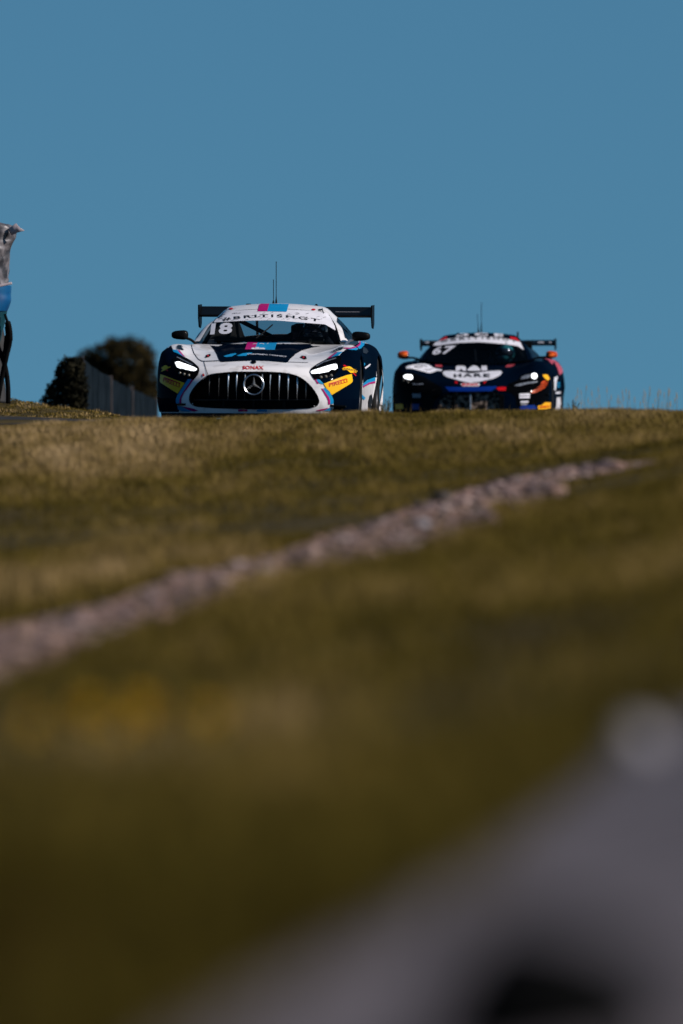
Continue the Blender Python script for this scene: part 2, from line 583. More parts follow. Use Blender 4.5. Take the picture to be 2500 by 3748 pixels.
# ------------------------------------------------------------------ small weeds beside the cars
m_weed = pbsdf('weed', (.09, .075, .04), .8); noisy(m_weed, (.06, .055, .025), (.14, .11, .06), 20, 3)
for (u, v, d, hgt, sp, lab) in ((1412, 1503, 104.5, .15, .09, 'sparse twiggy weed in the gap between the two race cars'),
                                (2095, 1502, 104.5, .12, .08, 'small dry weed on the crest right of the dark blue race car'),
                                (1400, 1506, 103.8, .08, .06, 'low weed at the rear wheel of the white race car')):
    p = at(u, v, d)
    p.z = gz(p.x, p.y)
    root = empty('weed', p)
    tag(root, lab, 'weed', 'weeds on the crest')
    bs, bl = bmesh.new(), bmesh.new()
    for k in range(9):
        a = random.uniform(0, 6.28); rr = random.uniform(.2, 1) * sp
        t = Vector((math.cos(a) * rr, math.sin(a) * rr, hgt * random.uniform(.6, 1.1) + GRASS_H))
        tube_bm(bs, [(0, 0, 0), t * .5 + Vector((0, 0, .02)), t], [.003, .002, .001], 4)
        for j in range(7):
            c = t * random.uniform(.5, 1.0)
            o1 = Vector((random.uniform(-1, 1), random.uniform(-1, 1), random.uniform(-.3, 1))).normalized() * random.uniform(.008, .02)
            o2 = o1.cross(Vector((0.2, .9, .4))) * .4
            bl.faces.new([bl.verts.new(c), bl.verts.new(c + o1 * .6 + o2), bl.verts.new(c + o1), bl.verts.new(c + o1 * .6 - o2)])
    tag(from_bm('stems', bs, root, m_weed), kind='stuff')
    tag(from_bm('leaves', bl, root, m_weed), kind='stuff')


# ------------------------------------------------------------------ tree, bush, fence, covered stand
def leaf_cloud(name, blobs, n, size, mat, parent, seed=1):
    """leaf faces spread in and over a set of ellipsoids (centre, radii), clumped"""
    r = np.random.default_rng(seed)
    vols = np.array([b[1][0] * b[1][1] * b[1][2] for b in blobs]); vols = vols / vols.sum()
    pick = r.choice(len(blobs), n, p=vols)
    C = np.array([b[0] for b in blobs])[pick]; S = np.array([b[1] for b in blobs])[pick]
    d = r.normal(0, 1, (n, 3)); d /= np.linalg.norm(d, axis=1)[:, None]
    rad = r.uniform(.55, 1.05, n) ** .6 * np.where(r.uniform(0, 1, n) < .12, r.uniform(1.0, 1.3, n), 1)
    clump = 1 + .13 * np.sin(d[:, 0] * 9 + pick * 2) * np.sin(d[:, 2] * 8 + pick) + .08 * np.sin(d[:, 1] * 14 + d[:, 2] * 11)
    P = C + d * (rad * clump)[:, None] * S
    a = r.normal(0, 1, (n, 3)); a /= np.linalg.norm(a, axis=1)[:, None]
    b = np.cross(a, r.normal(0, 1, (n, 3))); b /= np.linalg.norm(b, axis=1)[:, None]
    s = (size * r.uniform(.6, 1.4, n))[:, None]
    V = np.stack([P - a * s, P + b * s * .5, P + a * s, P - b * s * .5], 1).reshape(-1, 3)
    k = np.arange(n) * 4
    return from_np(name, V, np.stack([k, k + 1, k + 2, k + 3], 1), parent, mat)


m_leaf = pbsdf('tree_leaves', (.05, .045, .015), .8, spec=.05); noisy(m_leaf, (.010, .009, .004), (.042, .030, .010), 4, 3)
m_leaf2 = pbsdf('bush_leaves', (.03, .035, .02), .8, spec=.05); noisy(m_leaf2, (.006, .007, .005), (.022, .019, .010), 6, 3)
m_bark = pbsdf('bark', (.06, .045, .03), .9); noisy(m_bark, (.04, .03, .02), (.09, .07, .05), 8, 5, bump=.5)

D = 235.0
c = at(462, 1352, D)
gzz = gz(c.x, D)
tree = empty('round_tree', (c.x, D, gzz))
tag(tree, 'dark round-crowned tree rising behind the fence left of the white car', 'tree')
px = K * D
hc = c.z - gzz
bm = bmesh.new()
tube_bm(bm, [(0, 0, -.3), (.03, 0, hc * .4), (0, .02, hc * .8), (.02, 0, hc + .1)], [.11, .09, .07, .03], 10)
for k in range(7):
    a = k * .9
    tube_bm(bm, [(0, 0, hc * (.6 + .05 * k)), (.25*math.cos(a), .25*math.sin(a), hc * (.7 + .05 * k)), (.55*math.cos(a), .55*math.sin(a), hc * (.8 + .05 * k))], [.04, .025, .01], 6)
from_bm('trunk', bm, tree, m_bark, True)
blobs = []
for (uu, vv, ru, rv) in ((462, 1330, 92, 92), (395, 1310, 62, 62), (520, 1318, 52, 62), (540, 1385, 45, 80), (455, 1420, 100, 75), (360, 1390, 70, 80), (430, 1275, 50, 38), (495, 1280, 46, 36), (340, 1335, 45, 50), (310, 1300, 26, 22), (335, 1300, 36, 30), (300, 1335, 30, 34), (545, 1450, 42, 60), (490, 1470, 90, 60), (400, 1460, 80, 60), (560, 1420, 26, 60)):
    q = at(uu, vv, D)
    blobs.append(((q.x - c.x, random.uniform(-.2, .2), q.z - gzz), (ru * px, (ru + 20) * px, rv * px)))
leaf_cloud('crown', blobs, 15000, .042, m_leaf, tree, 3)

D = 146.0
c = at(235, 1400, D)
gzz = gz(c.x, D)
bush = empty('dark_bush', (c.x, D, gzz))
tag(bush, 'dark stepped bush growing at the left end of the fence', 'bush')
px = K * D
bm = bmesh.new()
for k in range(6):
    a = k * 1.05
    tube_bm(bm, [(0, 0, -.1), (.12*math.cos(a), .1*math.sin(a), .5), (.25*math.cos(a), .2*math.sin(a), 1.1)], [.025, .018, .008], 6)
from_bm('trunk', bm, bush, m_bark, True)
blobs = []
for (uu, vv, ru, rv) in ((270, 1360, 34, 46), (240, 1400, 34, 40), (212, 1432, 42, 42), (275, 1420, 45, 60), (186, 1470, 34, 32), (258, 1332, 36, 24), (235, 1365, 34, 34), (240, 1500, 70, 40), (288, 1345, 22, 36), (285, 1400, 30, 60), (285, 1460, 34, 60)):
    q = at(uu, vv, D)
    blobs.append(((q.x - c.x, random.uniform(-.15, .15), q.z - gzz), (ru * px, .22, rv * px)))
leaf_cloud('crown', blobs, 9500, .026, m_leaf2, bush, 5)

# fence of grey-blue sheets going away downhill
m_board = pbsdf('fence_board', (.10, .13, .17), .9, spec=.03); noisy(m_board, (.003, .006, .009), (.011, .017, .023), 3, 5)  # near-black boards: the shade on this face is put into the colour
m_post = pbsdf('fence_post', (.10, .08, .08), .8); noisy(m_post, (.025, .02, .02), (.055, .042, .042), 8, 4)
fa = [at(300, 1317, 148), at(404, 1386, 153), at(482, 1425, 158), at(572, 1466, 164)]
fence = empty('board_fence', (fa[0].x, fa[0].y, gz(fa[0].x, fa[0].y)))
tag(fence, 'grey blue board fence running downhill behind the bank to the white car', 'fence')
org = Vector(fence.location)
for i, p in enumerate(fa):
    g = gz(p.x, p.y)
    bm = bmesh.new()
    box_bm(bm, (p.x - org.x, p.y - org.y - .05, (p.z + .04 + g - .3) / 2 - org.z), (.055, .10, p.z + .04 - g + .3), bevel=.006)
    from_bm('post', bm, fence, m_post)
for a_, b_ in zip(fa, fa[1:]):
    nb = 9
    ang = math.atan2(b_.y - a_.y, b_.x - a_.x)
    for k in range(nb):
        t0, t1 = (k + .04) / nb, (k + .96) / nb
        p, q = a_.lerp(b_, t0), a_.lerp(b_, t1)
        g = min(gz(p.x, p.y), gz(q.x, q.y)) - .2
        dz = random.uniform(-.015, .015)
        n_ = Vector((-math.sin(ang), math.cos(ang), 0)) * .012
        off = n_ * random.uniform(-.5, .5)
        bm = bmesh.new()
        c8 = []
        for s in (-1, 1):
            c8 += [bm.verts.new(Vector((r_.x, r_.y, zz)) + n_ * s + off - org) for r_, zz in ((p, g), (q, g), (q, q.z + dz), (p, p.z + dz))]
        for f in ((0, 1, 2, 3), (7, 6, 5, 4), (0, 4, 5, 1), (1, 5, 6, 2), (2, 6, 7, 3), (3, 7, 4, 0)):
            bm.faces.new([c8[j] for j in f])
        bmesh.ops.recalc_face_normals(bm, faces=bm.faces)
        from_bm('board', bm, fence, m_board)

# covered stand cut by the left edge of the picture
D = 127.0
kk = K * D
base = at(-95, 1466, D)
bz = gz(base.x, D)
stand = empty('covered_stand', (base.x, D, bz))
tag(stand, 'tall covered stand with crumpled silver sheet, blue cloth and black crossed legs at left', 'stand')


def sp(u, v):
    q = at(u, v, D)
    return (q.x - base.x, q.z - bz)


m_silver = pbsdf('silver_sheet', (.30, .29, .32), .45, .15); noisy(m_silver, (.03, .03, .036), (.20, .18, .19), 7, 4, bump=.6, lo=.4, hi=.6)
m_blue = pbsdf('blue_cloth', (.005, .09, .30), .4); noisy(m_blue, (.0005, .055, .17), (.001, .10, .24), 4, 3)
m_teal = pbsdf('teal_cloth', (.002, .085, .12), .4); noisy(m_teal, (.001, .03, .045), (.001, .05, .065), 4, 3)
m_trim = pbsdf('pale_trim', (.68, .56, .60), .6); noisy(m_trim, (.36, .30, .32), (.46, .38, .40), 20, 3)
m_black = pbsdf('black_frame', (.008, .008, .009), .6, spec=.05); noisy(m_black, (.0012, .0012, .0013), (.003, .003, .003), 10, 3)
m_grey_sheet = pbsdf('grey_sheet', (.05, .05, .055), .7); noisy(m_grey_sheet, (.008, .008, .009), (.022, .021, .023), 6, 3)


def draped(name, prof, depth, mat, crumple, parent, top_z=None, seg=40):
    """closed draped volume: prof = [(right edge x, z)], mirrored about the stand's axis"""
    D_ = hermite([(a_, 0, b_) for a_, b_ in prof], 6)
    vs, n = [], seg
    for (xr, _, z) in D_:
        for k in range(n):
            a = 2 * math.pi * k / n
            c_, s_ = math.cos(a), math.sin(a)
            q = (abs(c_) ** 3 + abs(s_) ** 3) ** (-1 / 3)
            cr = crumple * (mnoise.noise(Vector((c_ * 3, s_ * 3, z * 7))) + .6 * mnoise.noise(Vector((c_ * 8, s_ * 8, z * 17))))
            keep = 1 - .8 * max(0, c_) ** 8
            vs.append((c_ * q * xr + cr * c_ * keep, s_ * q * depth + cr * s_, z + cr * .3))
    fs = [(i*n + k, i*n + (k+1) % n, (i+1)*n + (k+1) % n, (i+1)*n + k) for i in range(len(D_) - 1) for k in range(n)]
    bm = bmesh.new()
    bv = [bm.verts.new(v) for v in vs]
    for f in fs: bm.faces.new([bv[j] for j in f])
    bm.faces.new(bv[:n]); bm.faces.new(bv[-n:])
    bmesh.ops.recalc_face_normals(bm, faces=bm.faces)
    return from_bm(name, bm, parent, mat, True)


silver = draped('silver_sheet', [sp(29, 1045), sp(31, 1011), sp(34, 957), sp(36, 923), sp(48, 888), sp(58, 868), sp(56, 838), sp(40, 826), sp(12, 818), sp(-60, 800)], .28, m_silver, .05, stand)
# the flicked-out corner
bm = bmesh.new()
pts = [(sp(34, 838), -.24), (sp(62, 818), -.29), (sp(76, 834), -.30), (sp(94, 845), -.30), (sp(70, 851), -.29), (sp(48, 862), -.26)]
fr = [bm.verts.new((p[0], y_, p[1])) for p, y_ in pts]
bk = [bm.verts.new((p[0] - .01, y_ + .03, p[1] - .005)) for p, y_ in pts]
bm.faces.new(fr); bm.faces.new(list(reversed(bk)))
for k in range(6): bm.faces.new((fr[k], bk[k], bk[(k+1) % 6], fr[(k+1) % 6]))
bmesh.ops.recalc_face_normals(bm, faces=bm.faces)
bmesh.ops.bevel(bm, geom=list(bm.edges), offset=.003, segments=1, affect='EDGES')
from_bm('sheet_corner', bm, silver, m_trim, True)
blue = draped('blue_cloth', [sp(26, 1140), sp(35, 1119), sp(41, 1098), sp(40, 1080), sp(42, 1052), sp(42, 1046)], .31, m_blue, .006, stand)
draped('teal_cloth', [sp(-6, 1275), sp(2, 1255), sp(12, 1205), sp(22, 1160), sp(26, 1138), sp(25, 1130)], .29, m_teal, .006, stand)
bm = bmesh.new()
e1, e0 = sp(47, 1037), sp(-235, 1100)
box_bm(bm, ((e1[0] + e0[0]) / 2, -.325, (e1[1] + e0[1]) / 2), (math.hypot(e1[0] - e0[0], e1[1] - e0[1]), .03, .028), Matrix.Rotation(-math.atan2(e1[1] - e0[1], e1[0] - e0[0]), 3, 'Y'), bevel=.006)
from_bm('trim', bm, blue, m_trim, True)


def leg(pts, y_, r_=.028):
    P_ = hermite([(sp(u, v)[0], y_, sp(u, v)[1]) for u, v in pts], 6)
    bm = bmesh.new()
    tube_bm(bm, P_, r_, 10)
    return from_bm('leg', bm, stand, m_black, True)


leg([(20, 1150), (30, 1180), (37, 1215), (38, 1250), (27, 1300), (17, 1345), (4, 1410), (-8, 1475)], -.24, [.015] * 6 + [.034] * 12 + [.028] * 25)
leg([(-30, 1200), (-6, 1270), (16, 1325), (26, 1370), (31, 1415), (32, 1480)], -.19)
for mir in (0, 1):
    leg([(-210, 1150), (-222, 1200), (-226, 1250), (-212, 1320), (-196, 1410), (-184, 1475)] if mir else [(-160, 1200), (-184, 1270), (-208, 1330), (-220, 1410), (-222, 1480)], .2 - .05 * mir)
draped('grey_sheet', [sp(22, 1475), sp(20, 1420), sp(12, 1370), sp(14, 1320), sp(20, 1260), sp(12, 1200)], .14, m_grey_sheet, .01, stand)
bm = bmesh.new()
tube_bm(bm, hermite([(sp(u, v)[0], -.2, sp(u, v)[1]) for u, v in ((27, 1190), (31, 1225), (29, 1260), (20, 1300))], 5), [.004] + [.028] * 5 + [.042] * 6 + [.035] * 4, 10)
from_bm('leg_pad', bm, stand, m_black, True)

# ------------------------------------------------------------------ car materials
def paint(name, c, rough=.32, var=.12, coat=1.0):
    m = pbsdf(name, c, rough, coat=coat * .3, spec=.12 if max(c) > .05 else .0)
    noisy(m, tuple(v * (1 - var) for v in c), c, 6, 5)
    return m


P_WHITE = paint('paint_white', (.76, .73, .74), .4, .06, coat=2.0)
noisy(P_WHITE, (.58, .54, .53), (.77, .74, .75), 9, 9, lo=.30, hi=.46)
P_NAVY = paint('paint_navy', (.0005, .003, .0095), .35, coat=.12)
P_BLUE = paint('paint_royal_blue', (.002, .022, .18), .3)
P_BLACK = paint('paint_black', (.0016, .0016, .002), .35, coat=.25)
P_MAG = paint('vinyl_magenta', (.42, .001, .13), .45, coat=.2)
P_CYAN = paint('vinyl_cyan', (.004, .25, .52), .45, coat=.3)
P_YEL = paint('vinyl_yellow', (.86, .45, .004), .4, coat=.3)
P_RED = paint('vinyl_red', (.50, .002, .006), .45, coat=.2)
P_SILV = paint('vinyl_white', (.72, .70, .76), .45, coat=.4)
P_TEXT = pbsdf('vinyl_black', (.006, .006, .008), .5)
noisy(P_TEXT, (.0018, .0018, .002), (.0035, .0035, .004), 30, 3)
P_ORANGE = paint('vinyl_orange', (.52, .055, .004), .4, coat=.3)
P_ORANGE2 = paint('vinyl_amber', (.85, .40, .01), .4, coat=.5)
P_PINK = paint('paint_salmon', (.55, .05, .06), .35)
P_GREY = paint('vinyl_grey', (.22, .22, .24), .5, coat=.2)
CARBON = pbsdf('carbon', (.009, .009, .010), .5, coat=.04, spec=.08); noisy(CARBON, (.0012, .0012, .0013), (.003, .003, .0033), 80, 2)
DARK = pbsdf('dark_plastic', (.002, .002, .002), .6, spec=.1); noisy(DARK, (.0012, .0012, .0014), (.0028, .0028, .003), 30, 3)
CHROME = pbsdf('chrome', (.85, .87, .90), .27, 1.0); noisy(CHROME, (.7, .72, .75), (.8, .82, .84), 15, 2)
ALU = pbsdf('rim_metal', (.05, .05, .055), .4, .8); noisy(ALU, (.035, .035, .04), (.07, .07, .075), 20, 2)
TYRE = pbsdf('tyre_rubber', (.012, .012, .012), .8, spec=.25); noisy(TYRE, (.0035, .0035, .0035), (.009, .0085, .008), 15, 4, bump=.2)
LED = pbsdf('lit_lamp', (.9, .9, .9), .3, emit=(.92, .96, 1.0), estr=2.2)
LENS = pbsdf('lamp_lens', (.10, .085, .07), .15, coat=1.0); noisy(LENS, (.06, .05, .04), (.2, .17, .13), 40, 2)
AMBER = pbsdf('amber_lamp', (.8, .12, .01), .25, coat=1.0, emit=(1.0, .16, .01), estr=.25)
REFL = pbsdf('reflector', (.45, .45, .48), .25, .7); noisy(REFL, (.3, .3, .33), (.6, .6, .62), 30, 2)
DIRT = pbsdf('dirty_radiator', (.05, .04, .03), .9, spec=.1); noisy(DIRT, (.010, .008, .007), (.46, .34, .27), 16, 6, lo=.45, hi=.75)
FABRIC = pbsdf('race_suit', (.012, .013, .02), .8, spec=.2); noisy(FABRIC, (.008, .009, .014), (.02, .02, .03), 12, 4)


def glass_mat(name, tint, refl=1.0, fixed=None):
    m = bpy.data.materials.new(name); m.use_nodes = True
    nt = m.node_tree; nt.nodes.clear()
    out = nt.nodes.new('ShaderNodeOutputMaterial')
    tr = nt.nodes.new('ShaderNodeBsdfTransparent'); tr.inputs[0].default_value = (*tint, 1)
    gl = nt.nodes.new('ShaderNodeBsdfGlossy'); gl.inputs['Roughness'].default_value = .03
    gl.inputs[0].default_value = (refl, refl, refl, 1)
    fr = nt.nodes.new('ShaderNodeFresnel'); fr.inputs[0].default_value = 1.45
    mx = nt.nodes.new('ShaderNodeMixShader')
    if fixed is None: nt.links.new(fr.outputs[0], mx.inputs[0])
    else: mx.inputs[0].default_value = fixed
    nt.links.new(tr.outputs[0], mx.inputs[1]); nt.links.new(gl.outputs[0], mx.inputs[2])
    nt.links.new(mx.outputs[0], out.inputs[0])
    return m


GLASS = glass_mat('windscreen_glass', (.86, .89, .91), .12)
REAR_GLASS = glass_mat('rear_glass', (.66, .70, .72), .12, .06)
SIDE_GLASS = glass_mat('side_glass', (.22, .28, .31), .8, .3)

# windows of the photograph used to read coordinates: (left, top, scale)
CR = dict(A=(780, 1240, .19133), G=(680, 1350, .32526), L=(560, 1290, .12755), R=(1160, 1330, .10842), S=(1260, 1180, .14467),
          B=(790, 1100, .27423), c1=(550, 930, .28699), c2=(560, 1080, .26786), c3=(960, 1080, .28061), c4=(1430, 1080, .22321),
          c5=(1740, 1180, .21684), M=(1600, 1320, .19133), ML=(1440, 1300, .12755), S2=(1960, 1180, .14467), MB=(1560, 1200, .2551))


def cv(k, pts):
    l, t, s = CR[k]
    return [(l + x * s, t + y * s) for x, y in pts]


class Car:
    def __init__(self, name, loc, yaw, pitch, roll=0.0):
        self.root = empty(name, loc, (pitch, roll, yaw))
        self.M = Matrix.LocRotScale(Vector(loc), self.root.rotation_euler, None)
        self.Mi = self.M.inverted()
        self.cam = self.Mi @ Vector((0, 0, CAM_Z))
        self.bvh = {}

    def ray(self, u, v):
        d = (at(u, v, 1.0) - Vector((0, 0, CAM_Z))).normalized()
        return (self.Mi.to_3x3() @ d).normalized()

    def loc(self, u, v, s):
        """local point where the pixel's ray crosses the local plane y = s"""
        d = self.ray(u, v)
        return self.cam + d * ((s - self.cam.y) / d.y)

    def px(self, p):
        w_ = self.M @ Vector(p)
        return (w_.x / w_.y / K + 1250, 1874 - ((w_.z - CAM_Z) / w_.y - PITCH) / K)

    def hit(self, u, v, key):
        d = self.ray(u, v)
        o = self.cam
        for _ in range(4):
            p, n, i, dist = self.bvh[key].ray_cast(o, d)
            if p is None: return None
            if n.dot(d) < -.004: return p, n
            o = p + d * .002
        return None


def hit_soft(car, u, v, key, cu, cv_):
    """like hit, but a point just off the outline slides towards the polygon's centre until it lands"""
    for t in (0, .02, .05, .09):
        h = car.hit(u + (cu - u) * t, v + (cv_ - v) * t, key)
        if h: return h
    return None


def decal(car, name, poly, mat, parent, key='body', level=1, step=6.0, maxlen=.55, lift=.0022):
    n = len(poly)
    pts = []
    for i in range(n):
        a_, b_ = Vector(poly[i]), Vector(poly[(i + 1) % n])
        k = max(1, int((b_ - a_).length / step))
        pts += [a_.lerp(b_, j / k) for j in range(k)]
    ring = len(pts)
    us = [p.x for p in pts]; vs = [p.y for p in pts]
    st = max(step, (max(us) - min(us)) / 60)
    grid = []
    y_ = min(vs) + st * .5
    while y_ < max(vs):
        x_ = min(us) + st * .5
        while x_ < max(us):
            grid.append(Vector((x_, y_))); x_ += st
        y_ += st
    out = delaunay_2d_cdt(pts + grid, [], [list(range(ring))], 1, 1e-4)
    V2, F2 = out[0], out[2]
    H = [car.hit(p.x, p.y, key) for p in V2]
    bm = bmesh.new()
    bv = [bm.verts.new(h[0] + h[1] * lift * level) if h else None for h in H]
    for f in F2:
        q = [bv[i] for i in f]
        if any(z is None for z in q): continue
        if max((q[i].co - q[i - 1].co).length for i in range(len(q))) > maxlen: continue
        try: bm.faces.new(q)
        except ValueError: pass
    for vtx in [z for z in bv if z is not None and not z.link_faces]: bm.verts.remove(vtx)
    seen, isl = set(), []
    for f0 in bm.faces:
        if f0 in seen: continue
        st_, cur = [f0], []
        seen.add(f0)
        while st_:
            f = st_.pop(); cur.append(f)
            for e in f.edges:
                for g in e.link_faces:
                    if g not in seen: seen.add(g); st_.append(g)
        isl.append(cur)
    isl.sort(key=lambda c: -sum(f.calc_area() for f in c))
    if len(isl) > 1:
        ar = [sum(f.calc_area() for f in c) for c in isl]
        for c, q_ in list(zip(isl, ar))[1:]:
            if q_ > .08 * ar[0] and q_ > .004:          # a panel broken by a wheel arch: each piece is a part of its own
                b2 = bmesh.new(); mp = {}
                for f in c:
                    for v in f.verts:
                        if v not in mp: mp[v] = b2.verts.new(v.co)
                    g = b2.faces.new([mp[v] for v in f.verts]); g.normal_update()
                    if g.normal.dot(g.calc_center_median() - car.cam) > 0: g.normal_flip()
                from_bm(name, b2, parent, mat, True)
        bmesh.ops.delete(bm, geom=[f for c in isl[1:] for f in c], context='FACES')
    for f in bm.faces:
        f.normal_update()
        if f.normal.dot(f.calc_center_median() - car.cam) > 0: f.normal_flip()
    return from_bm(name, bm, parent, mat, True)


def strip(pts, wd):
    """thin polygon of width wd along a pixel polyline"""
    P_ = [Vector(p) for p in pts]
    Lf, Rt = [], []
    for i, p in enumerate(P_):
        t = (P_[min(i + 1, len(P_) - 1)] - P_[max(i - 1, 0)]).normalized()
        n_ = Vector((-t.y, t.x)) * wd / 2
        Lf.append(p + n_); Rt.append(p - n_)
    return [tuple(p) for p in Lf + Rt[::-1]]


def ellipse(c, rx, ry, n=20):
    return [(c[0] + rx * math.cos(2*math.pi*k/n), c[1] + ry * math.sin(2*math.pi*k/n)) for k in range(n)]


def text_mesh(body, offset=.0, spacing=1.0):
    cu = bpy.data.curves.new('t', 'FONT')
    cu.body = body; cu.resolution_u = 3; cu.offset = offset; cu.space_character = spacing
    ob = bpy.data.objects.new('t', cu)
    COL.objects.link(ob)
    dg = bpy.context.evaluated_depsgraph_get(); dg.update()
    me = bpy.data.meshes.new_from_object(ob.evaluated_get(dg))
    V_ = np.array([v.co[:] for v in me.vertices]); F_ = [list(p.vertices) for p in me.polygons]
    bpy.data.objects.remove(ob); bpy.data.meshes.remove(me); bpy.data.curves.remove(cu)
    V_[:, 0] -= V_[:, 0].min(); V_[:, 1] -= V_[:, 1].min()
    V_[:, 0] /= V_[:, 0].max(); V_[:, 1] /= V_[:, 1].max()
    return V_, F_


def lettering(car, body, p0, pm, p1, h, mat, parent, key='body', level=2, shear=0.0, offset=.03, spacing=1.0, up=None):
    """text along the pixel curve p0-pm-p1, h pixels tall"""
    V_, F_ = text_mesh(body, offset, spacing)
    p0, pm, p1 = Vector(p0), Vector(pm), Vector(p1)
    c_ = pm * 2 - (p0 + p1) * .5
    bm = bmesh.new(); bv = []
    for x, y, _ in V_:
        b = p0 * (1 - x) ** 2 + c_ * 2 * x * (1 - x) + p1 * x * x
        t = ((c_ - p0) * (1 - x) + (p1 - c_) * x).normalized()
        n_ = Vector((t.y, -t.x)) if up is None else Vector(up)
        q = b + n_ * h * y + t * shear * h * y
        hh = car.hit(q.x, q.y, key)
        bv.append(bm.verts.new(hh[0] + hh[1] * .0022 * level) if hh else None)
    for f in F_:
        q = [bv[i] for i in f]
        if any(z is None for z in q): continue
        try: bm.faces.new(q)
        except ValueError: pass
    for f in bm.faces:
        f.normal_update()
        if f.normal.dot(f.calc_center_median() - car.cam) > 0: f.normal_flip()
    return from_bm('lettering', bm, parent, mat)


def body_shell(car, T, edge_side, axles, R_arch, sill, mat, hole=None, lat=14, lon=None):
    """T: [station][string] half-table of (x, y, z), x from 0 outwards"""
    lon = lon or [9] * (len(T) - 1)
    full = [[(-x, y, z) for x, y, z in reversed(row[1:])] + list(row) for row in T]
    ns = len(full[0])
    cols = [hermite([full[t][s] for t in range(len(T))], lon) for s in range(ns)]
    nl = len(cols[0])
    grid = [hermite([cols[s][i] for s in range(ns)], lat) for i in range(nl)]
    m = len(grid[0])
    bm = bmesh.new()
    gv = [[bm.verts.new(p) for p in row] for row in grid]
    for i in range(nl - 1):
        for j in range(m - 1):
            bm.faces.new((gv[i][j], gv[i][j + 1], gv[i + 1][j + 1], gv[i + 1][j]))
    # flanks below the outer strings, with the wheel arches left open
    for col, sg in ((0, -1), (m - 1, 1)):
        prev = None
        for i in range(nl):
            E = gv[i][col]
            if E.co.y < edge_side or E.co.z < .5: continue
            zb = sill
            for ya in axles:
                dy = abs(E.co.y - ya)
                if dy < R_arch: zb = max(zb, .345 + math.sqrt(R_arch ** 2 - dy * dy))
            zb = min(zb, E.co.z - .012)
            rowv = [E]
            for k in range(1, 9):
                f = k / 8
                z = E.co.z + (zb - E.co.z) * f
                bul = .03 * math.sin(math.pi * min(1, (E.co.z - z) / .55)) - .03 * f * (1 if zb <= sill + .01 else 0)
                rowv.append(bm.verts.new((E.co.x + sg * bul, E.co.y, z)))
            if prev:
                for k in range(8):
                    q = (prev[k], prev[k + 1], rowv[k + 1], rowv[k])
                    bm.faces.new(q[::-1] if sg < 0 else q)
            prev = rowv
    bm.normal_update()
    car.bvh['body'] = BVHTree.FromBMesh(bm)
    if hole:
        poly = [Vector(p) for p in hole]

        def inside(q):
            c_ = False
            for k in range(len(poly)):
                a_, b_ = poly[k], poly[k - 1]
                if (a_.y > q.y) != (b_.y > q.y) and q.x < (b_.x - a_.x) * (q.y - a_.y) / (b_.y - a_.y) + a_.x: c_ = not c_
            return c_

        def nearest(q):
            best = None
            for k in range(len(poly)):
                a_, b_ = poly[k - 1], poly[k]
                t = max(0, min(1, (q - a_).dot(b_ - a_) / max((b_ - a_).length_squared, 1e-9)))
                c_ = a_ + (b_ - a_) * t
                if best is None or (c_ - q).length < (best - q).length: best = c_
            return best
        for vtx in bm.verts:
            if vtx.co.y > .35: continue
            q = Vector(car.px(vtx.co))
            c_ = nearest(q)
            if (c_ - q).length < 3.4:
                h = car.hit(c_.x, c_.y, 'body')
                if h: vtx.co = h[0]
        dele = [f for f in bm.faces if f.calc_center_median().y < .35 and inside(Vector(car.px(f.calc_center_median())))]
        bmesh.ops.delete(bm, geom=dele, context='FACES')
    return from_bm('body_shell', bm, car.root, mat, True)


